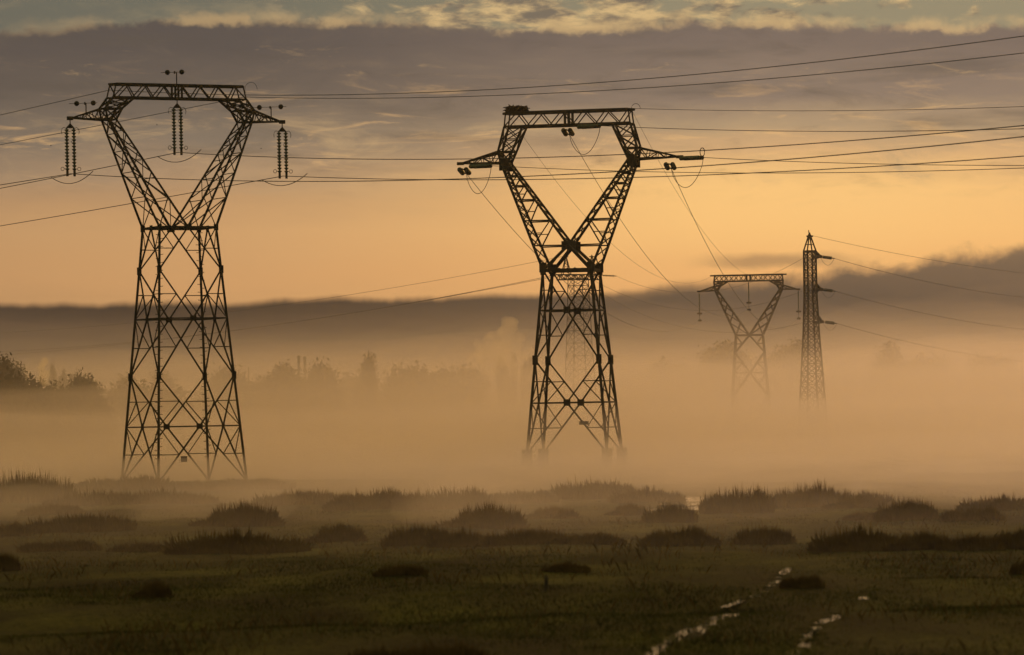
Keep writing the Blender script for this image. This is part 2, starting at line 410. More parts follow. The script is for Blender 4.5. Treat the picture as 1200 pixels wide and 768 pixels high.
def cat_pylon(label, group, cx, D, theta, base, waist, levels, E0, E1, B0, B1, be, tip, rows, hub=None, W=(0.2, 0.11, 0.07), mat=None,
              plates=True, arm_n=6, beam_n=8, heavy=False, pegs=True, conc=False, ref=120):
    mat = mat or M_steel
    fr = Frame(cx, D, theta, ref); k = fr.k; wl, wd, wr = W
    (rb, ab, bb), (rw, aw, bw) = base, waist
    def dim(row):
        t = (row-rb)/(rw-rb); return ab+(aw-ab)*t, bb+(bw-bb)*t
    root = empty('lattice_pylon', tuple(fr.n(0, 0, rb)))
    tag(root, label, 'pylon', group)
    corners = [(-1, -1), (1, -1), (1, 1), (-1, 1)]
    legs = []
    for (su, sv) in corners:
        mb = MB(); mb.bar(fr.n(su*ab, sv*bb, rb+0.5*0), fr.n(su*aw, sv*bw, rw), wl)
        
        if pegs and su == sv:
            a = fr.n(su*ab, sv*bb, rb); b2 = fr.n(su*aw, sv*bw, rw); n = int((rb-rw)/4.6)
            for q in range(6, n):
                p = a+(b2-a)*q/n; sg = 1 if q % 2 else -1
                mb.bar(p-np.array((0.05*sg, 0, 0)), p+np.array((0.36*sg, 0, 0.04)), 0.055)
        leg = mb.build('leg', mat, root); legs.append(leg)
        mb = MB(); p = fr.n(su*ab, sv*bb, rb)
        if conc: mb.box(p-np.array((0, 0, 0.55)), 1.05, 1.05, 2.1, (fr.c, fr.s, 0), (-fr.s, fr.c, 0))
        else: mb.box(p-np.array((0, 0, 0.25)), 0.7, 0.7, 0.7, (fr.c, fr.s, 0), (-fr.s, fr.c, 0))
        mb.build('foundation', M_conc, root)
    # body bracing
    mb = MB()
    for li in range(len(levels)-1):
        (r0, t0), (r1, t1) = levels[li], levels[li+1]
        a0, b0 = dim(r0); a1, b1 = dim(r1)
        for f in range(4):
            (u0, v0), (u1, v1) = corners[f], corners[(f+1) % 4]
            P00 = fr.n(u0*a0, v0*b0, r0); P10 = fr.n(u1*a0, v1*b0, r0); P01 = fr.n(u0*a1, v0*b1, r1); P11 = fr.n(u1*a1, v1*b1, r1)
            M0 = (P00+P10)/2; M1 = (P01+P11)/2
            for Lg0, Lg1, in ((P00, P01), (P10, P11)):
                if t0 == 'L': a, b2 = Lg0, M1
                else: a, b2 = M0, Lg1
                mb.bar(a, b2, wd)
                dm = (a+b2)/2; lm = (Lg0+Lg1)/2
                mb.bar(lm, dm, wr)
                mb.bar(dm, Lg1 if t0 == 'L' else Lg0, wr)
            if t1 == 'M': mb.bar(P01, P11, wd)
            if plates:
                al = 'u' if f in (0, 2) else 'v'
                if t1 == 'M': plate(mb, fr, M1, 0.62 if not heavy else 0.8, 0.5 if not heavy else 0.75, 0.06, al)
                if t1 == 'L':
                    for q in (P01, P11): plate(mb, fr, q, 0.36 if not heavy else 0.6, 0.75 if not heavy else 1.1, 0.3, al)
        if t1 == 'M' and li < len(levels)-1:      # plan bracing between the four mid points
            mids = [fr.n(0, -b1, r1), fr.n(a1, 0, r1), fr.n(0, b1, r1), fr.n(-a1, 0, r1)]
            for q in range(4): mb.bar(mids[q], mids[(q+1) % 4], wr)
    # waist ring
    for f in range(4):
        (u0, v0), (u1, v1) = corners[f], corners[(f+1) % 4]
        mb.bar(fr.n(u0*aw, v0*bw, rw), fr.n(u1*aw, v1*bw, rw), wl*0.95)
    if hub:
        for sv in (-1, 1):
            h = fr.n(0, sv*hub[1], hub[0])
            plate(mb, fr, h, 1.6, 0.95, 0.2)
            for su in (-1, 1):
                mb.bar(h, fr.n(su*aw, sv*bw, rw), wl); 
                q = fr.n(su*aw, sv*bw, rw)
                plate(mb, fr, q+np.array((0, 0, 0.3)), 0.85, 1.1, 0.15)
                mb.bar(h+np.array((0, 0, 0.35)), fr.n(su*(aw-2), sv*bw*0.55, rw), wd)
        mb.bar(fr.n(0, -hub[1], hub[0]), fr.n(0, hub[1], hub[0]), wd)
        zigzag(mb, fr.n(-aw, -bw, rw+3), fr.n(aw, -bw, rw+3), fr.n(-aw, -bw, rw-2), fr.n(aw, -bw, rw-2), 6, wr)
    elif plates:
        for sv in (-1, 1): plate(mb, fr, fr.n(0, sv*bw, rw), 0.75, 0.6, 0.12)
    for (su, sv) in corners:
        if plates: plate(mb, fr, fr.n(su*aw, sv*bw, rw), 0.42, 0.6, 0.14)
    mb.build('bracing', mat, root)
    rE0, rE1, rB0, rB1 = rows
    irow, ib = (rw, bw) if not hub else (hub[0], hub[1])
    for su in (-1, 1):
        mb = MB()
        o0 = [fr.n(su*aw, v*bw, rw) for v in (-1, 1)]; o1 = [fr.n(su*E0[0], v*be, rE0) for v in (-1, 1)]
        i0 = [fr.n(0, v*ib, irow) for v in (-1, 1)]; i1 = [fr.n(su*E0[1], v*be, rE0) for v in (-1, 1)]
        for j in (0, 1):
            mb.bar(o0[j], o1[j], wl*0.95, wl*0.8); mb.bar(i0[j], i1[j], wl*0.85, wl*0.7)
        rt = 0.83
        if heavy:
            zigzag(mb, o0[0], o1[0], o0[1], o1[1], 15, wr, True, False, 0.92)      # narrow outer lacing
            zigzag(mb, i0[0], i1[0], i0[1], i1[1], 12, wr, True, False, 0.92)
            ts = (0.0, 0.30, 0.55, 0.72, 0.84, 0.93)
            for j in (0, 1):
                for q in range(len(ts)-1):
                    def pt(A, B, t): return A+(B-A)*t
                    # same height on both chords
                    def at_h(A, B, z): return A+(B-A)*((z-A[2])/(B[2]-A[2]))
                    z = i0[j][2]+(i1[j][2]-i0[j][2])*ts[q]; z2 = i0[j][2]+(i1[j][2]-i0[j][2])*ts[q+1]
                    a, b2 = at_h(o0[j], o1[j], z), at_h(i0[j], i1[j], z); a2, b3 = at_h(o0[j], o1[j], z2), at_h(i0[j], i1[j], z2)
                    mb.bar(a, b2, wr*1.5)
                    m_ = (a2+b3)/2*0+b3
                    mb.bar(a, b3, wr*1.2)
                    if q < 3: mb.bar((a+b3)/2, (a2+a)/2, wr)
                plate(mb, fr, (o1[j]+i1[j])/2-np.array((0, 0, 0.25)), 1.15, 1.35, 0.12)
        else:
            for j in (0, 1): zigzag(mb, o0[j], o1[j], i0[j], i1[j], arm_n, wr*1.15, True, False, rt)
            zigzag(mb, o0[0], o1[0], o0[1], o1[1], arm_n, wr, False, True, rt)
            zigzag(mb, i0[0], i1[0], i0[1], i1[1], arm_n+1, wr, False, True, rt)
            mb.bar(o0[0], o0[1], wd)
        mb.build('arm', mat, root)
        # shoulder between the arm and the top beam
        mb = MB()
        E0o = o1; E0i = i1
        E1o = [fr.n(su*E1[0], v*be, rE1) for v in (-1, 1)]; E1i = [fr.n(su*E1[1], v*be, rE1) for v in (-1, 1)]
        B0o = [fr.n(su*B0[0], v*be, rB0) for v in (-1, 1)]; B0i = [fr.n(su*B0[1], v*be, rB0) for v in (-1, 1)]
        for j in (0, 1):
            for a, b2 in ((E0o, E1o), (E1o, B0o), (E0i, E1i), (E1i, B0i)): mb.bar(a[j], b2[j], wl*0.8)
            for a, b2 in ((E0o, E0i), (E1o, E1i)): mb.bar(a[j], b2[j], wd)
            mb.bar(E0o[j], E1i[j], wd*0.9); mb.bar(E1o[j], E0i[j], wd*0.9)
            zigzag(mb, E1o[j], B0o[j], E1i[j], B0i[j], 2, wr*1.1, True, True)
        for a, b2 in ((E0o, E1o), (E1o, B0o), (E0i, E1i), (E1i, B0i)): zigzag(mb, a[0], b2[0], a[1], b2[1], 1, wr, True, False)
        for a in (E0o, E0i, E1o, E1i): mb.bar(a[0], a[1], wd)
        mb.build('shoulder', mat, root)
        # crossarm
        mb = MB(); T = fr.n(su*tip[0], 0, tip[1])
        for j in (0, 1):
            mb.bar(E0o[j], T, wl*0.75, wl*0.5); mb.bar(E1o[j], T, wl*0.75, wl*0.5)
            zigzag(mb, E0o[j], T, E1o[j], T, 5, wr, False, True, 0.9)
        zigzag(mb, E0o[0], T, E0o[1], T, 5, wr, False, True, 0.9); zigzag(mb, E1o[0], T, E1o[1], T, 5, wr, False, True, 0.9)
        mb.box(T, 0.5*wl/0.2, 0.3, 0.35, (fr.c, fr.s, 0), (-fr.s, fr.c, 0))
        mb.build('crossarm', mat, root)
    # top beam
    mb = MB()
    tL = [fr.n(-B1, v*be, rB1) for v in (-1, 1)]; tR = [fr.n(B1, v*be, rB1) for v in (-1, 1)]
    bL = [fr.n(-B0[0], v*be, rB0) for v in (-1, 1)]; bR = [fr.n(B0[0], v*be, rB0) for v in (-1, 1)]
    for j in (0, 1):
        mb.bar(tL[j], tR[j], wl*0.85); mb.bar(bL[j], bR[j], wl*0.8); mb.bar(tL[j], bL[j], wd); mb.bar(tR[j], bR[j], wd)
        if heavy: zigzag(mb, tL[j], tR[j], bL[j], bR[j], beam_n, wr*1.2, False, False)
        elif j: zigzag(mb, bL[j], bR[j], tL[j], tR[j], 14, wr*1.2, False, False)
        else: zigzag(mb, tL[j], tR[j], bL[j], bR[j], 14, wr*1.2, False, False)
    zigzag(mb, tL[0], tR[0], tL[1], tR[1], beam_n, wr*0.8, False, False); zigzag(mb, bL[0], bR[0], bL[1], bR[1], beam_n, wr*0.8, False, False)
    for dx in (-2.2, 2.2): 
        for v in (-1, 1): mb.bar(fr.n(dx, v*be, rB1), fr.n(dx, v*be, rB0), wl*0.9)
    for su in (-1, 1):
        e = fr.n(su*(B1+5), 0, rB1); 
        for v in (-1, 1): mb.bar(fr.n(su*(B1-2), v*be, rB1), e, wl*0.8)
    mb.build('top_beam', mat, root)
    return fr, root

PY = 'lattice pylons carrying the power lines'
T1, t1 = cat_pylon('tall dark lattice pylon on the left with double hanging insulator strings', PY, 207.5, 400, 27,
    (565, 55.5, 57), (267.5, 35.6, 26), [(565, 'L'), (500, 'M'), (441, 'L'), (374, 'M'), (317, 'L'), (267.5, 'M')],
    (91, 80.5), (94, 73), (84, 57), 80, 10, (134, 141), (142, 129, 116, 100.5), W=(0.22, 0.125, 0.08), arm_n=5, beam_n=8, ref=120)
mb = MB(); q = T1.n(-14, -35, 538); mb.box(q, 0.62, 0.05, 0.55, (T1.c, T1.s, 0), (-T1.s, T1.c, 0)); mb.build('sign_plate', M_black, t1)
T2, t2 = cat_pylon('heavy lattice angle pylon near the middle with a nest on its top', PY, 666.5, 480, -12,
    (531, 47.4, 47.4), (317, 28.4, 27.6), [(531, 'L'), (472, 'M'), (422, 'L'), (364, 'M'), (317, 'L')],
    (80, 72), (83, 66), (75, 53), 73, 12, (131, 188), (189, 176, 147, 131), hub=(288, 16), W=(0.32, 0.17, 0.10), beam_n=11, heavy=True, pegs=False, conc=True, ref=140)
mb = MB(); q = T2.n(20, -44, 496); mb.box(q, 1.1, 0.05, 0.4, (T2.c, T2.s, 0), (-T2.s, T2.c, 0)); mb.build('sign_plate', M_black, t2)
T3, t3 = cat_pylon('small distant pylon with a wide V head rising from the fog', PY, 877, 920, -6,
    (523, 25, 25), (393, 15.8, 12), [(523, 'L'), (494, 'M'), (465, 'L'), (437, 'M'), (413, 'L'), (393, 'M')],
    (39.5, 36), (40, 33), (40.5, 24), 39.5, 4, (58, 340.5), (340, 335, 329.5, 322.5), W=(0.36, 0.23, 0.14), plates=False, arm_n=5, pegs=False, ref=325)

# ---- lattice masts far off
def mast(label, cx, D, theta, prof, peakrow, arms, W=(0.28, 0.16), stp=7.0, ref=300):
    fr = Frame(cx, D, theta, ref); wl, wr = W
    root = empty('lattice_pylon', tuple(fr.n(0, 0, prof[0][0]))); tag(root, label, 'pylon', PY)
    cor = [(-1, -1), (1, -1), (1, 1), (-1, 1)]
    br = MB()
    for (su, sv) in cor:
        mb = MB()
        for (r0, h0), (r1, h1) in zip(prof[:-1], prof[1:]): mb.bar(fr.n(su*h0, sv*h0, r0), fr.n(su*h1, sv*h1, r1), wl)
        mb.build('leg', M_steel, root)
    rows = [r for r, _ in prof]; hs = [h for _, h in prof]
    def half(r): return float(np.interp(-r, [-q for q in rows], hs))
    r = rows[0]
    while r > rows[-1]+1:
        st = max(stp, half(r)*1.25); r2 = max(r-st, rows[-1]); a, b2 = half(r), half(r2)
        for f in range(4):
            (u0, v0), (u1, v1) = cor[f], cor[(f+1) % 4]
            br.bar(fr.n(u0*a, v0*a, r), fr.n(u1*b2, v1*b2, r2), wr); br.bar(fr.n(u1*a, v1*a, r), fr.n(u0*b2, v0*b2, r2), wr)
            br.bar(fr.n(u0*b2, v0*b2, r2), fr.n(u1*b2, v1*b2, r2), wr)
        r = r2
    br.build('bracing', M_steel, root)
    if peakrow:
        mb = MB(); hh = hs[-1]
        for (su, sv) in cor: mb.bar(fr.n(su*hh, sv*hh, rows[-1]), fr.n(0, 0, peakrow), wl*0.8)
        for tt in (0.35, 0.65):
            h2 = hh*(1-tt); rr = rows[-1]+(peakrow-rows[-1])*tt
            for f in range(4):
                (u0, v0), (u1, v1) = cor[f], cor[(f+1) % 4]; mb.bar(fr.n(u0*h2, v0*h2, rr), fr.n(u1*h2, v1*h2, rr), wr)
        mb.bar(fr.n(-3.5, 0, peakrow+4), fr.n(4, 0, peakrow+4), wl); mb.bar(fr.n(0, 0, peakrow+4), fr.n(-1, 0, peakrow-3), wr*1.3)
        mb.build('peak', M_steel, root)
    for (ro, ln, hgt) in arms:
        mb = MB(); h = half(ro)
        for sv in (-1, 1):
            mb.bar(fr.n(h, sv*h, ro), fr.n(h+ln, 0, ro), wl*1.3); mb.bar(fr.n(h, sv*h, ro-hgt), fr.n(h+ln, 0, ro), wl*0.8)
            mb.bar(fr.n(h, sv*h, ro+3), fr.n(h+ln, 0, ro), wr*1.2)
        mb.bar(fr.n(h+ln-1, 0, ro), fr.n(h+ln+1, 0, ro), wl*1.8)
        mb.build('crossarm', M_steel, root)
    return fr, root
T4, t4 = mast('slim upright lattice mast on the right with three short arms on one side', 949.0, 760, 20,
              [(528, 14), (428, 9.0), (390, 7.0), (345, 5.6), (294, 5.4)], 273, [(301, 9, 6), (339.5, 9, 6), (377.5, 8, 7)], (0.30, 0.12), 9.0)
T5, t5 = mast('faint twin peaked lattice pylon seen through the legs of the middle pylon', 677, 900, 22,
              [(528, 17), (440, 13), (390, 11), (326, 9)], None, [], (0.17, 0.085), 13.0)
mb = MB(); 
for v in (-3, 3):
    mb.bar(T5.n(-29, v, 322), T5.n(29, v, 322), 0.25); mb.bar(T5.n(-26, v, 328), T5.n(27, v, 328), 0.22)
    zigzag(mb, T5.n(-28, v, 322), T5.n(28, v, 322), T5.n(-26, v, 328), T5.n(27, v, 328), 12, 0.14)
mb.build('crossarm', M_steel, t5)
for uc in (-15, 18):
    mb = MB()
    for du in (-5, 5):
        for v in (-3, 3): mb.bar(T5.n(uc+du, v, 322), T5.n(uc, 0, 299), 0.2)
    zigzag(mb, T5.n(uc-5, -3, 322), T5.n(uc, 0, 299), T5.n(uc+5, -3, 322), T5.n(uc, 0, 299), 5, 0.12)
    mb.bar(T5.n(uc-3, 0, 301), T5.n(uc+3, 0, 301), 0.2); mb.build('peak', M_steel, t5)

# ------------------------------------------------------------------ insulators
def disc_prof(L, n, r, core=0.045):
    pr = []; st = L/n
    for q in range(n):
        z = q*st; pr += [(z, core), (z+st*0.30, core), (z+st*0.36, r*0.95), (z+st*0.55, r), (z+st*0.75, core*1.8), (z+st*0.98, core)]
    return pr

def hang_string(fr, top, L, label, n=13, double=True, group='insulator strings hanging from the left pylon', r=0.22, gap=0.36, small=False):
    top = np.array(top); ax = np.array((fr.c, fr.s, 0)); dn = np.array((0, 0, -1.0))
    root = empty('insulator_string', tuple(top)); tag(root, label, 'insulator', group)
    mb = MB()
    if double:
        mb.bar(top, top+dn*0.35, 0.09); a = top+dn*0.3
        o = len(mb.v)
        # triangular yoke plate
        ay = np.array((-fr.s, fr.c, 0))*0.03
        for s_ in (-1, 1):
            mb.v += [tuple(a+ay*s_), tuple(a+dn*0.5-ax*(gap+0.1)+ay*s_), tuple(a+dn*0.5+ax*(gap+0.1)+ay*s_)]
        mb.f += [(o, o+1, o+2), (o+5, o+4, o+3), (o, o+3, o+4, o+1), (o+1, o+4, o+5, o+2), (o+2, o+5, o+3, o)]
        st = 0.8
    else:
        mb.bar(top, top+dn*0.3, 0.10); st = 0.3
    mb.build('yoke', M_steel, root)
    offs = (-gap, gap) if double else (0,)
    SL = L-st-0.55
    for s_ in offs:
        p = top+dn*st+ax*s_
        mb = MB(); mb.lathe(p, dn, disc_prof(SL, n, r, 0.095), 10); mb.build('disc_stack', M_glassy, root)
        mb = MB(); mb.bar(p+dn*SL, p+dn*(SL+0.55), 0.22 if double else 0.15)
        if small: mb.box(p+dn*(SL+0.15), 1.1, 0.2, 0.35); mb.box(p+dn*(SL+1.7), 0.8, 0.2, 0.4); mb.bar(p+dn*SL, p+dn*(SL+1.7), 0.1)
        mb.build('clamp', M_steel, root)
        if double:
            sg = np.sign(s_); mb = MB()
            mb.tube([p+ax*sg*q*0.01+dn*w*0.01 for q, w in ((0, 2), (30, -8), (48, 5), (55, 30), (50, 55))], 0.028, 5)
            mb.build('arcing_horn', M_steel, root); mb = MB()
            c = p+dn*(SL-0.15)+ax*sg*0.48
            mb.tube([c+ax*0.17*math.cos(tt)+dn*0.17*math.sin(tt) for tt in np.linspace(0, 2*math.pi, 12)[:-1]], 0.028, 5, True)
            mb.bar(p+dn*(SL-0.15), c-ax*sg*0.15, 0.04)
            mb.build('arcing_horn', M_steel, root)
    return top+dn*(L-0.25)

tipL = T1.n(-134, 0, 141); tipR = T1.n(134, 0, 141); midT = T1.n(0, 0, 116.5)
k1 = T1.k
ends1 = [hang_string(T1, tipL-np.array((0, 0, 0.15)), 5.35, 'double insulator string hanging from the left arm of the left pylon'),
         hang_string(T1, midT-np.array((0, 0, 0.05)), 5.3, 'double insulator string hanging under the beam in the middle of the left pylon'),
         hang_string(T1, tipR-np.array((0, 0, 0.15)), 5.35, 'double insulator string hanging from the right arm of the left pylon')]
g3 = 'insulator strings of the small distant pylon'
ends3 = [hang_string(T3, T3.n(-58, 0, 341), 5.2, 'thin insulator string at the left arm of the small distant pylon', 12, False, g3, 0.16, small=True),
         hang_string(T3, T3.n(0, 0, 329.5), 5.2, 'thin insulator string in the middle of the small distant pylon', 12, False, g3, 0.16, small=True),
         hang_string(T3, T3.n(58, 0, 341), 5.2, 'thin insulator string at the right arm of the small distant pylon', 12, False, g3, 0.16, small=True)]
ends3 = [e-np.array((0, 0, 1.4)) for e in ends3]

def az(a): return np.array((math.sin(R(a)), math.cos(R(a)), 0))
def tension(fr, root_p, a, L, label, group, droop=0.05, double=True, r=0.19, gap=0.27, n=12, ring=False):
    p = np.array(root_p, float); d = az(a)+np.array((0, 0, -droop)); d /= np.linalg.norm(d); sd = np.cross(d, (0, 0, 1)); sd /= np.linalg.norm(sd)
    root = empty('insulator_string', tuple(p)); tag(root, label, 'insulator', group)
    mb = MB(); mb.bar(p, p+d*0.5, 0.12)
    if double: mb.bar(p+d*0.5-sd*gap, p+d*0.5+sd*gap, 0.14)
    mb.build('yoke', M_steel, root)
    for s_ in ((-gap, gap) if double else (0,)):
        mb = MB(); mb.lathe(p+d*0.5+sd*s_, d, disc_prof(L-1.0, n, r, 0.08), 10); mb.build('disc_stack', M_glassy, root)
    e = p+d*L; mb = MB()
    if double: mb.bar(p+d*(L-0.5)-sd*gap, p+d*(L-0.5)+sd*gap, 0.16)
    mb.bar(p+d*(L-0.5), e, 0.16)
    if ring:
        c = e+np.array((0, 0, 0.62))-d*0.2
        mb.tube([c+d*0.48*math.cos(tt)+np.array((0, 0, 0.48*math.sin(tt))) for tt in np.linspace(0, 2*math.pi, 20)[:-1]], 0.05, 6, True)
    mb.build('clamp', M_steel, root)
    return e
AZA, AZB = 6.0, 150.0
zz = np.array((0, 0, 1.0))
g2 = 'strain insulators of the middle pylon'
rootsA = [T2.n(-129, 0, 191)+zz*0.25, T2.n(-4, 4, 149)+zz*0.3, T2.n(118, 0, 190)]
rootsB = [T2.n(-119, -3, 191), T2.n(12, -8, 149), T2.n(131, 0, 189)]
nm = ['left arm', 'beam middle', 'right arm']
endsA = [tension(T2, p-zz*0.55, AZA, 4.2, 'end-on pair of insulators at the %s of the middle pylon, facing the far pylon' % q, g2, 0.08, r=0.29, gap=0.38) for p, q in zip(rootsA, nm)]
endsB = [tension(T2, p-zz*0.1, AZB, 5.0, 'long insulator pair pointing right at the %s of the middle pylon' % q, g2, 0.04, r=0.26, gap=0.27, ring=(j == 2)) for j, (p, q) in enumerate(zip(rootsB, nm))]

def cable(name, pts, r, label, cat, group=None, n=6):
    mb = MB(); mb.tube(pts, r, n); o = mb.build(name, M_wire, None, tuple(pts[0])); tag(o, label, cat, group); return o
def hang(a, b, sag, n=60, t0=0, t1=1):
    a = np.array(a, float); b = np.array(b, float)
    return [a+(b-a)*t-zz*4*sag*t*(1-t) for t in np.linspace(t0, t1, n)]

# drooping jumper loops on the middle pylon
for q, (a, b) in enumerate(zip(endsA, endsB)):
    pts = []
    for t_ in np.linspace(0, 1, 30):
        p = a+(b-a)*t_; pts.append(p-zz*2.75*(math.sin(math.pi*t_)**0.62 if 0 < t_ < 1 else 0))
    cable('jumper_cable', pts, 0.035, 'cable loop drooping below the %s insulators of the middle pylon' % nm[q], 'cable', 'jumper loops on the middle pylon')

# power line wires
S1 = math.sin(R(27)); C1 = math.cos(R(27))
GW = 'power lines'
WR = 0.037
def wire(a, b, sag, label, t1=1.0, r=WR, group=GW, n=60, t0=0): return cable('power_line', hang(a, b, sag, n, t0, t1), r, label, 'wire', group)
def sag_to(a, d, span, px, py):
    """the sag with which a span leaving a in direction d passes the given column at the given row"""
    a = np.array(a, float); lo, hi = 0.0, span*0.9
    for _ in range(60):
        m_ = (lo+hi)/2; q = a+d*m_; X0 = proj(a)[0]
        if (proj(q)[0]-px)*(X0-px) > 0 and q[1] > 20: lo = m_
        else: hi = m_
    t_ = lo/span; q = a+d*lo; s0, s1 = -10.0, 40.0
    for _ in range(50):
        m_ = (s0+s1)/2; qq = q-zz*4*m_*t_*(1-t_)
        if proj(qq)[1] < py: s0 = m_
        else: s1 = m_
    print('sag', round(m_, 2), 'at', round(lo, 1)); return m_
nm1 = ['left string', 'middle string', 'right string']
for j, e in enumerate(ends1):
    dR = np.array((S1, -C1, 0)); dL = -dR
    wire(e, e+dR*350, sag_to(e, dR, 350, 1200, (160, 147, 183)[j]), 'conductor running right from the %s of the left pylon' % nm1[j], 0.6)
    wire(e, e+dL*350, sag_to(e, dL, 350, 0, (217, 221, 265)[j]), 'conductor falling away left from the %s of the left pylon' % nm1[j], 0.7)
    # auxiliary loop hung below the clamp
    a = e+np.array((-S1, C1, 0))*4.5*1.3-zz*0.12; b = e+np.array((S1, -C1, 0))*5.5*1.1-zz*0.12
    a2 = e+np.array((-S1, C1, 0))*5.2-zz*0.05; b2 = e+np.array((S1, -C1, 0))*5.7-zz*0.1
    cable('bypass_cable', hang(a2, b2, 0.85, 20), 0.035, 'short slack cable slung below the %s of the left pylon' % nm1[j], 'cable', 'slack cables under the left pylon strings')
    cab = [x for x in COL.objects if x.name.startswith('bypass_cable')][-1]
    for q in (a2, b2):
        mb = MB(); mb.ball(q, 0.11, 6); mb.build('clamp', M_steel, cab)
gA = T1.n(-84, 0, 103); gB = T1.n(86, 0, 108)
for e, nme, yR, yL in ((gA, 'left', 42, 135), (gB, 'right', 62, 170)):
    p = e-zz*0.35
    wire(p, p+dR*350, sag_to(p, dR, 350, 1200, yR), 'earth wire running right from the %s beam end of the left pylon' % nme, 0.6, 0.030)
    wire(p, p+dL*350, sag_to(p, dL, 350, 0, yL), 'earth wire falling away left from the %s beam end of the left pylon' % nme, 0.7, 0.030)
for j in range(3):
    wire(endsB[j], endsB[j]+az(AZB)*350, sag_to(endsB[j], az(AZB), 350, 1200, (197, 151, 194)[j]), 'conductor running right from the %s of the middle pylon' % nm[j], 0.6)
    wire(endsA[j], ends3[j], 8.5, 'conductor dropping from the %s of the middle pylon to the small distant pylon' % nm[j], 1, 0.034)
gwr = T2.n(79, 0, 130)
wire(gwr, gwr+az(AZB)*350, sag_to(gwr, az(AZB), 350, 1200, 125), 'earth wire running right from the beam end of the middle pylon', 0.6, 0.030)
wire(T2.n(75, 0, 131), T3.n(43, 0, 322), 8.0, 'earth wire dropping from the right beam end of the middle pylon', 1, 0.02)
wire(T2.n(-73, 0, 131), T3.n(-43, 0, 323), 8.0, 'earth wire dropping from the left beam end of the middle pylon', 1, 0.02)
mb = MB(); pts = [gwr+az(AZB)*0.2+np.array((0.5*math.cos(t_), 0, 0.55*math.sin(t_))) for t_ in np.linspace(math.pi, 0, 12)]
cable('earth_loop', pts, 0.03, 'small cable loop over the right end of the middle pylon beam', 'cable')
pts = [T1.n(84, 0, 100)+np.array((0.8-0.5*math.cos(t_)*1.2, 0, -0.3+0.7*math.sin(t_))) for t_ in np.linspace(-0.5, math.pi, 14)]
cable('earth_loop', pts, 0.022, 'thin cable loop at the right end of the left pylon beam', 'cable')

# T4 strings and lines
e4 = []
for j, (ro, nme) in enumerate(((301, 'top'), (339.5, 'middle'), (377.5, 'lowest'))):
    h = (5.4, 5.6, 7.2)[j]
    e = tension(T4, T4.n(h+8, 0, ro), 30+40, 2.8, 'short insulator on the %s arm of the slim right mast' % nme, 'insulators of the slim right mast', 0.12, False, 0.32, n=7)
    e4.append(e)
    far = P(1320, (355, 392, 430)[j], 905)
    wire(e, far, 2.2, 'faint wire running right from the %s arm of the slim right mast' % nme, 1, 0.035)
    a = e; b = T4.n(h+8, 0, ro)
    cable('jumper_cable', hang(a, b, 1.4, 14), 0.03, 'thin loop under the %s arm of the slim right mast' % nme, 'cable', 'jumper loops on the slim right mast')
wire(T4.n(2, 0, 276), P(1320, 330, 905), 1.5, 'faint earth wire running right from the peak of the slim right mast', 1, 0.03)
# T5 insulators and lines
e5 = tension(T5, T5.n(29, 0, 323), 85, 3.4, 'short insulator pointing right from the twin peaked pylon', None, 0.06, False, 0.22, n=8)
for j, (s, w) in enumerate((((30, 326), 'upper'), ((22, 330), 'middle'), ((20, 338), 'lower'))):
    a = e5 if j == 0 else T5.n(s[0], 0, s[1])
    wire(a, T4.n(-(5.4, 5.6, 7.2)[j], 0, (301, 339.5, 377.5)[j]), 5.0, '%s faint wire between the twin peaked pylon and the slim mast' % w, 1, 0.025)
wire(T5.n(-29, 0, 324), P(-40, 419, 1190), 2.5, 'lower faint wire running left from the twin peaked pylon', 1, 0.045)
wire(T5.n(-27, 2, 322), P(-40, 414, 1180), 3.2, 'upper faint wire running left from the twin peaked pylon', 1, 0.045)
wire(T5.n(-15, 0, 300), P(-40, 392, 1190), 3.0, 'faint earth wire running left from the left peak of the twin peaked pylon', 1, 0.035)

# rods with black balls on the left pylon
def ball_rod(p, h, L, label, off=0.0):
    p = np.array(p); root = empty('ball_rod', tuple(p)); tag(root, label, 'bird scarer', 'ball rods on the left pylon')
    mb = MB(); mb.bar(p, p+zz*h, 0.1); mb.build('post', M_steel, root)
    ax = np.array((math.cos(0.5), math.sin(0.5), 0.05)); c = p+zz*h+ax*off
    mb = MB(); mb.bar(c-ax*L*0.95, c+ax*L*0.75, 0.045); mb.bar(c-zz*0.15, c+zz*0.1, 0.14); mb.build('bar', M_steel, root)
    for s_ in (-0.5, 0.5):
        mb = MB(); mb.ball(c+ax*L*s_, 0.25, 10); mb.build('ball', M_black, root)
ball_rod(T1.n(0, 0, 100), 1.25, 1.5, 'rod with two black balls on the beam middle of the left pylon', -0.2)
ball_rod(T1.n(-114, 0, 136), 1.05, 1.7, 'rod with two black balls on the left arm of the left pylon', -0.1)
ball_rod(T1.n(120, 0, 137), 1.1, 2.3, 'rod with two black balls on the right arm of the left pylon', -0.1)

# stork nest
g = np.random.default_rng(5); mb = MB()
c = T2.n(-62, 0, 126.5)
for q in range(420):
    a = g.uniform(0, 2*math.pi); rr = 1.25*math.sqrt(g.uniform(0.05, 1)); z = g.uniform(-0.38, 0.38)*(1-0.25*(rr/1.25)**4)
    p = c+np.array((rr*math.cos(a), rr*math.sin(a), z)); tl = g.uniform(0.25, 0.6); ta = a+math.pi/2+g.normal(0, 0.6)
    d = np.array((math.cos(ta), math.sin(ta), g.normal(0, 0.18)))*tl/1.3; mb.bar(p-d, p+d, g.uniform(0.05, 0.1))
tag(mb.build('bird_nest', M_nest, None, tuple(c)), 'big dark twig nest on the left end of the middle pylon beam', 'nest')

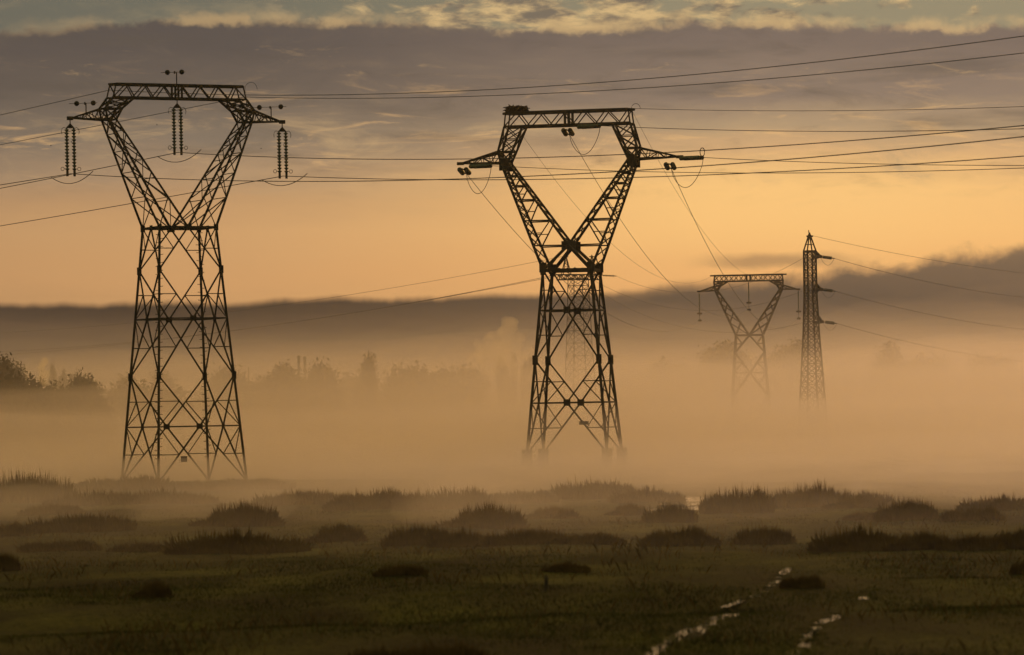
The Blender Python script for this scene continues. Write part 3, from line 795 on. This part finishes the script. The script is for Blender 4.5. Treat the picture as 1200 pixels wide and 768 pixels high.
# ------------------------------------------------------------------ trees
def make_tree(seed, kind):
    g = np.random.default_rng(seed); tr = MB(); LV = []
    H = 1.0
    tips = []
    def grow(p, d, L, r, dep):
        n = 4; pts = [p]; rr = [r]
        for q in range(n):
            d = d+g.normal(0, 0.10, 3)+np.array((0, 0, 0.05)); d = d/np.linalg.norm(d); p = p+d*L/n; pts.append(p); rr.append(r*(1-0.5*(q+1)/n))
        tr.tube(pts, rr, 5)
        if dep == 0: tips.append((p, d)); return
        nb = g.integers(3, 5) if dep > 1 else g.integers(3, 5)
        for q in range(nb):
            a = g.uniform(0, 2*math.pi); sp = {'poplar': 0.28, 'round': 0.85, 'bush': 1.0, 'willow': 0.6}[kind]*g.uniform(0.6, 1.2)
            nd = d+np.array((math.cos(a)*sp, math.sin(a)*sp, 0.25)); nd /= np.linalg.norm(nd)
            grow(pts[g.integers(1, n+1)], nd, L*g.uniform(0.55, 0.75), r*0.5, dep-1)
    grow(np.array((0, 0, 0.0)), np.array((0, 0, 1.0)), {'poplar': 0.30, 'round': 0.20, 'bush': 0.12, 'willow': 0.16}[kind], 0.022, 4)
    T = np.array([t_[0] for t_ in tips]); zmax = T[:, 2].max()
    per = 130; n = len(T)*per
    base = np.repeat(T, per, 0); c = base+g.normal(0, 0.024, (n, 3)); lowr = g.uniform(0, 1, n) < 0.35; c[lowr, 2] *= g.uniform(0.15, 0.9, lowr.sum())
    sz = g.uniform(0.0045, 0.0105, n); a = g.normal(0, 1, (n, 3)); a /= np.linalg.norm(a, axis=1)[:, None]; b = g.normal(0, 1, (n, 3)); b -= (a*b).sum(1)[:, None]*a; b /= np.linalg.norm(b, axis=1)[:, None]
    V = np.stack([c-a*sz[:, None]*1.4, c-b*sz[:, None]*0.6, c+a*sz[:, None]*1.4, c+b*sz[:, None]*0.6], 1).reshape(-1, 3)
    lo = V[:, 2] > 0.02; 
    s = 1.0/(zmax+0.02)
    V *= s; tr.v = [tuple(np.array(p)*s) for p in tr.v]
    width = np.percentile(np.abs(V[:, :2]), 97)
    cm = np_mesh('crown', V, np.arange(n*4).reshape(n, 4), M_leaf)
    tm = bpy.data.meshes.new('trunk'); tm.from_pydata(tr.v, [], tr.f); tm.update(); tm.materials.append(M_bark)
    return tm, cm, width
TK = {'round': [make_tree(11, 'round'), make_tree(12, 'round'), make_tree(15, 'round')], 'poplar': [make_tree(21, 'poplar')], 'bush': [make_tree(31, 'bush')], 'willow': [make_tree(41, 'willow'), make_tree(42, 'willow')]}
TREES = [ # column, top row, distance, width px, kind, label
 (12, 444, 700, 70, 'bush', 'low bush in front of the trees at the far left edge'),
 (75, 458, 720, 70, 'bush', 'low bush between the far left trees and the twiggy tree'),
 (150, 458, 800, 90, 'bush', 'low faint bush behind the left leg of the left pylon'),
 (290, 452, 880, 110, 'bush', 'long low faint bush right of the left pylon'),
 (405, 448, 980, 90, 'bush', 'low faint bush between the chimneys and the lone tree'),
 (-6, 424, 720, 46, 'round', 'dark bushy tree cut by the left edge'),
 (26, 432, 740, 60, 'round', 'second dark bushy tree from the left edge'),
 (40, 450, 700, 60, 'bush', 'low bushy tree in front of the dark trees at the left'),
 (62, 428, 900, 24, 'poplar', 'narrow pointed tree right of the dark trees at the left'),
 (80, 444, 840, 42, 'round', 'grey tree between the pointed tree and the twiggy tree'),
 (112, 446, 720, 46, 'willow', 'upright twiggy tree left of the left pylon'),
 (140, 446, 860, 50, 'round', 'faint tree behind the left legs of the left pylon'),
 (180, 440, 920, 50, 'round', 'faint tree seen through the left pylon legs'),
 (243, 438, 900, 62, 'willow', 'faint tree behind the right legs of the left pylon'),
 (330, 440, 880, 46, 'round', 'misty tree left of the two thin chimneys'),
 (358, 431, 860, 52, 'round', 'largest misty tree in front of the two thin chimneys'),
 (382, 434, 880, 40, 'bush', 'misty tree right of the two thin chimneys'),
 (437, 421, 900, 40, 'round', 'lone misty round tree between the two big pylons'),
 (470, 437, 930, 60, 'bush', 'low faint tree right of the lone misty tree'),
 (520, 439, 960, 80, 'bush', 'low faint tree left of the steam cloud'),
 (592, 420, 1000, 26, 'poplar', 'left one of the faint poplars below the steam cloud'),
 (604, 416, 1000, 24, 'poplar', 'middle one of the faint poplars below the steam cloud'),
 (617, 419, 1000, 26, 'poplar', 'right one of the faint poplars below the steam cloud'),
 (845, 404, 1500, 60, 'round', 'faint tree left behind the small distant pylon'),
 (905, 404, 1500, 64, 'round', 'faint tree right behind the small distant pylon'),
 (1045, 408, 1350, 60, 'round', 'faint tree right of the slim mast'),
 (1090, 424, 1600, 70, 'bush', 'low faint tree in the mist between mast and right edge'),
 (1180, 424, 1250, 64, 'bush', 'low broad misty tree near the right edge'),
 (785, 430, 1700, 60, 'bush', 'very faint tree between the middle pylon and the small pylon'),
]
cnt = {}
for (px, top, D, w, kind, lab) in TREES:
    j = cnt.get(kind, 0); cnt[kind] = j+1; tm, cm, wd = TK[kind][j % len(TK[kind])]
    x, _, zt = P(px, top, D); z0 = float(ground_z(np.array([x]), np.array([float(D)]))[0]); h = zt-z0
    wm = w/F*D/(2*wd)
    root = empty('tree', (x, D, z0)); tag(root, lab, 'tree', 'trees in the mist')
    root.rotation_euler.z = j*1.3
    obj('trunk', tm, sc=(wm, wm, h), parent=root); obj('crown', cm, sc=(wm, wm, h), parent=root)

# two thin chimneys, poles and posts in the fog
for px, top, lab in ((350, 417, 'left one of two thin chimneys above the misty trees'), (357, 418, 'right one of two thin chimneys above the misty trees')):
    x, y, z = P(px, top, 900); mb = MB(); mb.lathe((x, y, 0), (0, 0, 1), [(0, 0.42), (z*0.97, 0.30), (z*0.97, 0.36), (z, 0.36)], 12)
    tag(mb.build('chimney', M_conc, None, (x, y, 0)), lab, 'chimney', 'two thin chimneys')
def pole(px, top, D, w, lab, name='utility_pole', arm=0.0, cat='pole'):
    x, y, z = P(px, top, D); g0 = float(ground_z(np.array([x]), np.array([y]))[0]); mb = MB()
    mb.lathe((x, y, g0-0.1), (0.01, 0, 1), [(0, w), (z-g0, w*0.8), (z-g0+0.1, w*0.4)], 8)
    if arm: mb.bar((x-arm, y, z-0.4), (x+arm, y, z-0.4), w*0.9)
    tag(mb.build(name, M_wood, None, (x, y, g0)), lab, cat)
pole(1133, 474, 800, 0.15, 'thin utility pole standing in the fog near the right edge', arm=0.5)
pole(290, 430, 900, 0.14, 'thin pole beside the right legs of the left pylon, above the trees')
for px, top, lab in ((907, 513, 'wooden fence post in the fog below the small distant pylon'), (1058, 518, 'wooden fence post in the fog right of the slim mast'),
                     (668, 528, 'wooden fence post between the feet of the middle pylon')):
    pole(px, top, 600 if px == 668 else 720, 0.09, lab, 'fence_post', cat='post')
pole(640, 674, 145, 0.08, 'dark wooden stake in the open grass near the middle', 'fence_post', cat='post')
pole(1140, 569, 350, 0.05, 'short stake behind the rushes on the right', 'fence_post', cat='post')

# farm building far right in the mist
z0 = 0.0; x, y, hh = P(1184, 436, 1400)
root = empty('barn', (x, y, z0)); tag(root, 'faint long barn roof in the mist near the right edge', 'barn')
mb = MB(); mb.box((x, y, hh*0.36), 17, 9, hh*0.72); mb.build('wall', M_wall, root)
mb = MB(); o = 0
mb.v = [(x-9, y-5, hh*0.7), (x+9, y-5, hh*0.7), (x+9, y+5, hh*0.7), (x-9, y+5, hh*0.7), (x-9, y, hh), (x+9, y, hh)]
mb.f = [(0, 1, 5, 4), (2, 3, 4, 5), (0, 4, 3), (1, 2, 5), (3, 2, 1, 0)]; mb.build('roof', M_roof, root)

# ------------------------------------------------------------------ air: haze, fog layers, steam
def vol_mat(name, dens, col=(0.91, 0.87, 0.93), aniso=0.8):
    m = bpy.data.materials.new(name); m.use_nodes = True; t = m.node_tree; t.nodes.clear()
    out = t.nodes.new('ShaderNodeOutputMaterial'); v = t.nodes.new('ShaderNodeVolumePrincipled')
    v.inputs['Density'].default_value = dens; v.inputs['Color'].default_value = (*col, 1); v.inputs['Anisotropy'].default_value = aniso
    t.links.new(v.outputs[0], out.inputs['Volume']); return m
HAZE = 0.6e-4
mb = MB(); mb.box((0, 1600, 23.5), 3600, 3900, 50); 
tag(mb.build('haze', vol_mat('haze', HAZE)), 'thin golden haze filling the air', kind='stuff')

def fog_layer(top, front, dens, seed, lump=0.25, back=2800, halfw=1300):
    """a closed body of even fog with an uneven front and an undulating top"""
    nx_, ny_ = 60, 60
    xs_ = np.linspace(-1, 1, nx_); xs_ = np.sign(xs_)*np.abs(xs_)**1.9*halfw
    tt = np.linspace(0, 1, ny_)**2.0
    V = []; 
    Xg, Tg = np.meshgrid(xs_, tt)
    fr_ = front+(fbm(Xg/26+50, Xg*0+seed, seed, 3)-0.47)*90
    Yg = fr_+(back-fr_)*Tg
    Zt = top*(1+lump*2*(fbm(Xg/48+9, Yg/90+3, seed+5, 4)-0.47))
    edge = np.clip(Tg*900/40.0, 0, 1); Zt = -0.6+(Zt+0.6)*(0.15+0.85*edge**0.6)
    Zb = np.full_like(Zt, -0.9-seed*0.013)
    V = np.concatenate([np.stack([Xg.ravel(), Yg.ravel(), Zt.ravel()], 1), np.stack([Xg.ravel(), Yg.ravel(), Zb.ravel()], 1)])
    N = nx_*ny_; i_ = (np.arange(ny_-1)[:, None]*nx_+np.arange(nx_-1)[None, :]).ravel()
    top_ = np.stack([i_, i_+1, i_+nx_+1, i_+nx_], 1); bot = top_[:, ::-1]+N
    fr0 = np.arange(nx_-1); f1 = np.stack([fr0+N, fr0+1+N, fr0+1, fr0], 1)
    bk = (ny_-1)*nx_+np.arange(nx_-1); f2 = np.stack([bk, bk+1, bk+1+N, bk+N], 1)
    l = np.arange(ny_-1)*nx_; f3 = np.stack([l, l+nx_, l+nx_+N, l+N], 1)
    r_ = l+nx_-1; f4 = np.stack([r_+N, r_+nx_+N, r_+nx_, r_], 1)
    me = np_mesh('fog_bank', V, np.concatenate([top_, bot, f1, f2, f3, f4]), vol_mat('fog', dens))
    tag(obj('fog_bank', me), 'layer of ground fog lying over the meadow', kind='stuff')
fog_layer(31, 560, 0.00016, 1, 0.4)
fog_layer(28, 600, 0.0003, 13, 0.5)
fog_layer(24, 640, 0.0004, 8, 0.5)
fog_layer(20, 520, 0.0004, 2, 0.5)
fog_layer(18, 640, 0.0015, 14, 0.4)
fog_layer(17, 560, 0.0019, 6, 0.45)
fog_layer(14.5, 450, 0.0010, 10, 0.5)
fog_layer(12, 415, 0.0010, 3, 0.5)
fog_layer(9.5, 400, 0.0012, 11, 0.45)
fog_layer(7.5, 365, 0.0032, 4, 0.45)
fog_layer(4.4, 300, 0.0030, 5, 0.5)
fog_layer(3.4, 245, 0.0028, 7, 0.6)
fog_layer(2.8, 190, 0.0030, 9, 0.6)
fog_layer(2.3, 150, 0.0014, 12, 0.6)

def fog_patch(px, py, w, hgt, dep, dens, seed):
    """a low drifting patch of mist: a flattened lumpy body"""
    x, y = px2ground(px, py); rx = w/F*y/2; V = []; nu, nv = 28, 12
    for j in range(nv+1):
        ph = math.pi*j/nv
        for i_ in range(nu):
            th = 2*math.pi*i_/nu; q = 1+0.5*(float(fbm(np.array([3+2*math.cos(th)]), np.array([3+2*math.sin(th)+ph]), seed, 3)[0])-0.45)*1.6
            V.append((rx*q*math.sin(ph)*math.cos(th), dep*q*math.sin(ph)*math.sin(th), hgt*math.cos(ph)))
    Fq = [(j*nu+i_, j*nu+(i_+1) % nu, (j+1)*nu+(i_+1) % nu, (j+1)*nu+i_) for j in range(nv) for i_ in range(nu)]
    me = np_mesh('fog_bank', np.array(V), np.array(Fq)[:, ::-1], vol_mat('mist_patch', dens))
    tag(obj('fog_bank', me, (x, y, 0.7)), 'low drifting patch of mist over the field', kind='stuff')
for k_, a_ in enumerate([(90, 575, 320, 2.8, 34, 0.010), (420, 585, 300, 2.4, 30, 0.010), (640, 574, 340, 2.4, 36, 0.006), (560, 607, 200, 1.9, 20, 0.010), (250, 607, 190, 1.8, 18, 0.009),
                         (900, 577, 300, 2.4, 30, 0.008), (1120, 590, 260, 2.2, 26, 0.009), (30, 612, 160, 1.8, 16, 0.009), (330, 560, 280, 4.5, 40, 0.007), (800, 557, 220, 3.4, 36, 0.005)]):
    fog_patch(*a_, 200+k_)

def steam(px, py, D, blobs, dens, lab):
    me = bpy.data.meshes.new('steam_cloud'); import bmesh
    c0 = P(px, py, D)
    mball = bpy.data.metaballs.new('steam_m'); mo = bpy.data.objects.new('steam_m', mball); COL.objects.link(mo)
    mball.resolution = 0.45; mball.threshold = 0.12
    for (dx, dy, rr) in blobs:
        e_ = mball.elements.new(); e_.co = (dx/F*D, random.uniform(-2, 2), -dy/F*D); e_.radius = rr/F*D*1.28
    bpy.context.view_layer.update()
    dg = bpy.context.evaluated_depsgraph_get(); me = bpy.data.meshes.new_from_object(mo.evaluated_get(dg)); bpy.data.objects.remove(mo)
    bm = bmesh.new(); bm.from_mesh(me)
    co = np.array([v.co[:] for v in bm.verts])
    n1_ = fbm(co[:, 0]/2.2+co[:, 1]/3+40, co[:, 2]/2.2+co[:, 1]/4+40, 77, 4)-0.47
    n1_ = n1_+0.28*(fbm(co[:, 0]/0.8+co[:, 1]/1.1, co[:, 2]/0.8+7, 78, 2)-0.37)
    bm.normal_update()
    for v, q in zip(bm.verts, n1_): v.co += v.normal*float(q)*3.0
    bm.to_mesh(me); bm.free(); me.materials.clear(); me.materials.append(vol_mat('steam', dens, (1, 0.93, 0.84), 0.78))
    o = obj('steam_cloud', me, c0); tag(o, lab, kind='stuff')
random.seed(4)
steam(587, 408, 800, [(0, 2, 17), (-16, 6, 13), (14, 3, 13), (4, -13, 13), (11, -25, 10), (-8, 14, 15), (10, 16, 14), (-29, 11, 10), (28, 9, 10), (-12, -10, 11), (23, -10, 9), (-26, -5, 8), (-14, 24, 12), (18, 24, 11)], 0.13, 'pale steam cloud rising beside the middle pylon')
steam(48, 432, 600, [(0, 0, 8), (1, -8, 7), (0, 8, 7), (2, 15, 5)], 0.45, 'small pale puff of steam above the trees at the left')

# ------------------------------------------------------------------ sky
SUN_EL, SUN_AZ = 7.5, 16.0           # azimuth clockwise from the view direction, i.e. behind the scene to the right
w = bpy.data.worlds.new('World'); scene.world = w; w.use_nodes = True; t = w.node_tree; N_ = t.nodes; Lk = t.links
bg = N_['Background']; bg.inputs['Strength'].default_value = 1.0
def mth(op, a, b=None, c=None, clamp=False):
    n = N_.new('ShaderNodeMath'); n.operation = op; n.use_clamp = clamp
    for i_, v in enumerate((a, b, c)):
        if v is None: continue
        if isinstance(v, (int, float)): n.inputs[i_].default_value = v
        else: Lk.new(v, n.inputs[i_])
    return n.outputs[0]
def mixc(f, a, b, blend='MIX'):
    n = N_.new('ShaderNodeMix'); n.data_type = 'RGBA'; n.blend_type = blend
    for i_, v in ((0, f), (6, a), (7, b)):
        if isinstance(v, (int, float)): n.inputs[i_].default_value = v
        elif isinstance(v, tuple): n.inputs[i_].default_value = v
        else: Lk.new(v, n.inputs[i_])
    return n.outputs[2]
def ramp(fac, stops, interp='LINEAR'):
    n = N_.new('ShaderNodeValToRGB'); n.color_ramp.interpolation = interp; el = n.color_ramp.elements
    while len(el) > 1: el.remove(el[-1])
    el[0].position = stops[0][0]; el[0].color = stops[0][1]
    for p_, c_ in stops[1:]:
        q_ = el.new(p_); q_.color = c_
    Lk.new(fac, n.inputs[0]); return n.outputs[0]
def sstep(x, lo, hi):
    n = N_.new('ShaderNodeMapRange'); n.interpolation_type = 'SMOOTHSTEP'
    Lk.new(x, n.inputs[0]); n.inputs[1].default_value = lo; n.inputs[2].default_value = hi; return n.outputs[0]
def curve(x, pts):
    """piecewise linear-ish curve; x in 0..1 -> value in 0..1"""
    n = N_.new('ShaderNodeFloatCurve'); cu = n.mapping.curves[0]
    cu.points[0].location = pts[0]; cu.points[1].location = pts[-1]
    for p_ in pts[1:-1]: cu.points.new(*p_)
    n.mapping.update(); Lk.new(x, n.inputs['Value']); return n.outputs[0]
tc = N_.new('ShaderNodeTexCoord'); sp = N_.new('ShaderNodeSeparateXYZ'); Lk.new(tc.outputs['Generated'], sp.inputs[0])
X_, Y_, Z_ = sp.outputs
rad0 = mth('MAXIMUM', mth('SQRT', mth('ADD', mth('MULTIPLY', X_, X_), mth('MULTIPLY', Y_, Y_))), 0.02)
p0 = mth('MULTIPLY', mth('DIVIDE', Z_, rad0), F)                                # elevation above the horizon, tangent x F
az0 = mth('MULTIPLY', mth('ARCTAN2', X_, Y_), F)                               # azimuth x F
# the cloud layers rise gently to the right
p = mth('ADD', p0, mth('MULTIPLY', mth('MINIMUM', mth('MAXIMUM', az0, -1500), 1500), RS))
az_ = mth('SUBTRACT', az0, mth('MULTIPLY', mth('MINIMUM', p0, 800), RS))
qn = mth('ADD', mth('DIVIDE', az_, 1200.0), 0.5, clamp=True)                   # 0..1 over the view
def noise(sx, sy, detail=5, rough=0.55, off=0.0, dist=0.0, w3=0.0):
    c = N_.new('ShaderNodeCombineXYZ'); Lk.new(mth('ADD', mth('MULTIPLY', az_, sx), off), c.inputs[0]); Lk.new(mth('MULTIPLY', p, sy), c.inputs[1]); c.inputs[2].default_value = w3
    n = N_.new('ShaderNodeTexNoise'); n.inputs['Scale'].default_value = 1; n.inputs['Detail'].default_value = detail; n.inputs['Roughness'].default_value = rough; n.inputs['Distortion'].default_value = dist
    Lk.new(c.outputs[0], n.inputs['Vector']); return mth('SUBTRACT', n.outputs[0], 0.5)
def row(y): return HY-y
rb = lambda y: row(y)/600.0
pn = mth('DIVIDE', p, 600.0, clamp=True)
# base: the bright band under the cloud deck, left (duller) and right
wig = mth('MULTIPLY', noise(0.004, 0.02, 5, 0.6, 3.0), 0.10)
pw = mth('ADD', pn, wig)
right = ramp(pw, [(0.0, lin(228, 170, 108)), (rb(400), lin(230, 172, 108)), (rb(330), lin(240, 178, 110)), (rb(270), lin(248, 190, 118)), (rb(215), lin(246, 192, 122)),
                  (rb(180), lin(214, 170, 120)), (rb(150), lin(178, 150, 116)), (rb(110), lin(144, 124, 106)), (rb(50), lin(125, 109, 97)), (1, lin(114, 103, 96))])
left = ramp(pw, [(0.0, lin(190, 144, 96)), (rb(400), lin(196, 148, 98)), (rb(330), lin(210, 158, 104)), (rb(270), lin(208, 160, 108)), (rb(235), lin(192, 150, 106)),
                 (rb(205), lin(176, 144, 110)), (rb(170), lin(134, 118, 100)), (rb(110), lin(106, 94, 83)), (rb(50), lin(93, 84, 78)), (1, lin(87, 81, 77))])
lr = sstep(az_, -420, 330)
col = mixc(lr, left, right)
# lit streaks in the lower part of the deck
st = mth('MULTIPLY', sstep(noise(0.007, 0.050, 8, 0.68, 11.0, 0.8), 0.03, 0.2), mth('MULTIPLY', sstep(p, row(235), row(180)), mth('SUBTRACT', 1.0, sstep(p, row(160), row(60)))))
col = mixc(mth('MULTIPLY', st, 0.6), col, lin(236, 186, 124))
dk = mth('MULTIPLY', sstep(noise(0.0035, 0.03, 5, 0.55, 31.0, 0.2), 0.0, 0.22), sstep(p, row(240), row(150)))
col = mixc(mth('MULTIPLY', dk, 0.5), col, lin(96, 86, 76))
# bright glowing patch right
gl = mth('MULTIPLY', mth('MULTIPLY', sstep(az_, -50, 250), mth('SUBTRACT', 1.0, sstep(az_, 380, 700))), mth('MULTIPLY', sstep(p, row(330), row(230)), mth('SUBTRACT', 1.0, sstep(p, row(215), row(165)))))
col = mixc(mth('MULTIPLY', gl, 0.5), col, lin(255, 204, 128))
sh = mth('MULTIPLY', noise(0.0075, 0.028, 8, 0.66, 61.0, 0.6), mth('SUBTRACT', 1.0, mth('MULTIPLY', mth('SUBTRACT', 1.0, sstep(p, row(260), row(190))), 0.85)))
col = mixc(sstep(mth('MULTIPLY', sh, mth('ADD', 0.35, mth('MULTIPLY', mth('SUBTRACT', 1.0, sstep(p, row(170), row(100))), 0.8))), 0.0, 0.35), col, lin(190, 158, 116)); col = mixc(sstep(mth('MULTIPLY', sh, -1.0), 0.0, 0.5), col, lin(80, 72, 62))
# upper sky above the deck with broken lit cumulus
n_e = mth('ADD', mth('MULTIPLY', noise(0.012, 0.016, 5, 0.6, 7.0, 0.4), 0.7), mth('MULTIPLY', noise(0.045, 0.05, 6, 0.65, 2.0, 0.3), 0.5))
n_b = noise(0.0045, 0.01, 3, 0.5, 19.0)
edge = mth('MULTIPLY', curve(qn, [(0, .33), (0.05, .38), (0.14, .50), (0.25, .48), (0.36, .50), (0.46, .43), (0.55, .42), (0.7, .48), (0.85, .43), (1, .40)]), 100)   # row of the deck's top edge = 60 - value
ept = mth('ADD', mth('ADD', edge, row(80)), mth('MULTIPLY', n_e, 34))
over = sstep(mth('SUBTRACT', p, ept), 0.0, 9.0)
clear = mixc(lr, lin(112, 110, 96), lin(150, 139, 112))
cum = sstep(mth('ADD', noise(0.018, 0.045, 7, 0.62, 53.0, 0.5), mth('MULTIPLY', n_b, 1.0)), -0.09, 0.12)
cumc = mixc(sstep(noise(0.02, 0.06, 6, 0.6, 71.0), -0.12, 0.14), lin(122, 110, 94), lin(212, 180, 128))
band = mth('ADD', mth('MULTIPLY', sstep(az_, -330, -120), 0.9), 0.12)
up = mixc(mth('MULTIPLY', cum, band), clear, cumc)
col = mixc(over, col, up)
rim = mth('MULTIPLY', sstep(mth('SUBTRACT', p, ept), -5.0, 3.0), mth('SUBTRACT', 1.0, sstep(mth('SUBTRACT', p, ept), 6.0, 20.0)))
rimn = sstep(noise(0.011, 0.012, 5, 0.6, 83.0), -0.10, 0.10)
col = mixc(mth('MULTIPLY', mth('MULTIPLY', rim, rimn), mth('ADD', 0.25, mth('MULTIPLY', sstep(az_, -560, -380), 0.5))), col, mixc(lr, lin(186, 156, 112), lin(206, 172, 122)))
# lit gap patches inside the deck
gp = mth('MULTIPLY', sstep(noise(0.012, 0.05, 8, 0.7, 97.0, 0.8), 0.09, 0.2), mth('MULTIPLY', sstep(p, row(110), row(85)), mth('SUBTRACT', 1.0, sstep(p, row(70), row(45)))))
col = mixc(mth('MULTIPLY', gp, 0.4), col, lin(196, 160, 112))
# low dark cloud bank
low = mth('MULTIPLY', curve(qn, [(0, .40), (0.12, .41), (0.25, .44), (0.33, .46), (0.42, .47), (0.55, .49), (0.62, .52), (0.70, .60), (0.76, .62), (0.84, .69), (0.92, .79), (1, .86)]), 150)
lpt = mth('ADD', mth('ADD', low, row(418)), mth('ADD', mth('MULTIPLY', noise(0.010, 0.004, 6, 0.62, 23.0), 20), mth('MULTIPLY', mth('MULTIPLY', noise(0.022, 0.03, 6, 0.6, 29.0, 0.3), 44), sstep(az_, 150, 420))))
und = mth('SUBTRACT', 1.0, sstep(mth('SUBTRACT', p, lpt), -7.0, 4.0))
soft = mth('SUBTRACT', 1.0, sstep(mth('SUBTRACT', p, lpt), -16.0, 9.0))
und = mth('ADD', mth('MULTIPLY', und, mth('SUBTRACT', 1.0, sstep(az_, 40, 300))), mth('MULTIPLY', soft, sstep(az_, 40, 300)))
bank_r = ramp(pn, [(0, lin(206, 150, 94)), (rb(440), lin(160, 122, 82)), (rb(400), lin(104, 86, 66)), (rb(350), lin(76, 68, 60)), (rb(300), lin(116, 96, 76)), (1, lin(124, 100, 78))])
bank_l = ramp(pn, [(0, lin(150, 118, 80)), (rb(440), lin(98, 82, 62)), (rb(405), lin(58, 54, 49)), (rb(365), lin(31, 32, 34)), (1, lin(35, 34, 35))])
col = mixc(mth('MULTIPLY', und, 0.97), col, mixc(sstep(az_, -500, 400), bank_l, bank_r))
# separate streak cloud left of the slim mast
sc_ = mth('MULTIPLY', mth('MULTIPLY', sstep(az_, 190, 280), mth('SUBTRACT', 1.0, sstep(az_, 330, 440))), mth('MULTIPLY', sstep(mth('ADD', p, mth('MULTIPLY', noise(0.02, 0.03, 5), 14)), row(318), row(308)), mth('SUBTRACT', 1.0, sstep(mth('ADD', p, mth('MULTIPLY', noise(0.02, 0.03, 5, 0.5, 5.0), 14)), row(306), row(294)))))
col = mixc(mth('MULTIPLY', sc_, 0.65), col, lin(150, 118, 84))
# away from the view: dim overcast evening sky from the Sky Texture
sky = N_.new('ShaderNodeTexSky'); sky.sky_type = 'NISHITA'; sky.sun_disc = False; sky.sun_elevation = R(SUN_EL); sky.sun_rotation = R(SUN_AZ)
sky.dust_density = 4.0; sky.air_density = 1.5
nis = mixc(1.0, sky.outputs[0], (0.150, 0.112, 0.040, 1), 'MULTIPLY')
hi = sstep(p, 560, 1500)
col = mixc(hi, col, nis)
aw = mth('MAXIMUM', sstep(az_, 1200, 6500), sstep(mth('MULTIPLY', az_, -1.0), 150, 2000))                     # dims towards the side away from the sunset
col = mixc(mth('MULTIPLY', aw, mth('SUBTRACT', 1.0, hi)), col, lin(84, 76, 72))
Lk.new(col, bg.inputs['Color'])

sd = bpy.data.lights.new('Sun', 'SUN'); sd.energy = 0.095; sd.angle = R(4); sd.color = (1.0, 0.78, 0.62)
so = bpy.data.objects.new('Sun', sd); COL.objects.link(so)
from mathutils import Vector
dv = Vector((math.sin(R(SUN_AZ))*math.cos(R(SUN_EL)), math.cos(R(SUN_AZ))*math.cos(R(SUN_EL)), math.sin(R(SUN_EL))))
so.rotation_euler = dv.to_track_quat('Z', 'Y').to_euler(); so.location = (60, 200, 80)

# ------------------------------------------------------------------ camera and render settings
cd = bpy.data.cameras.new('Camera'); cam = bpy.data.objects.new('Camera', cd); COL.objects.link(cam); scene.camera = cam
cam.location = (0, 0, CAMZ); 
from mathutils import Matrix
cam.rotation_euler = (Matrix.Rotation(R(90), 3, 'X') @ Matrix.Rotation(-ROLL, 3, 'Z')).to_euler()
cd.sensor_width = 36; cd.lens = F/1200*36; cd.shift_y = (HY-384)/1200; cd.dof.use_dof = True; cd.dof.focus_distance = 520; cd.dof.aperture_fstop = 1.25; cd.clip_start = 1; cd.clip_end = 12000
vs = scene.view_settings; vs.view_transform = 'Standard'; vs.look = 'None'; vs.gamma = 1; vs.exposure = 0; vs.use_curve_mapping = False
scene.render.engine = 'CYCLES'; cy = scene.cycles
cy.use_denoising = True
try: cy.denoiser = 'OPENIMAGEDENOISE'
except Exception: pass
cy.max_bounces = 6; cy.diffuse_bounces = 2; cy.glossy_bounces = 2; cy.volume_bounces = 2; cy.transparent_max_bounces = 48
cy.sample_clamp_indirect = 4
for o in list(bpy.data.objects):
    if '_o' in o: del o['_o']
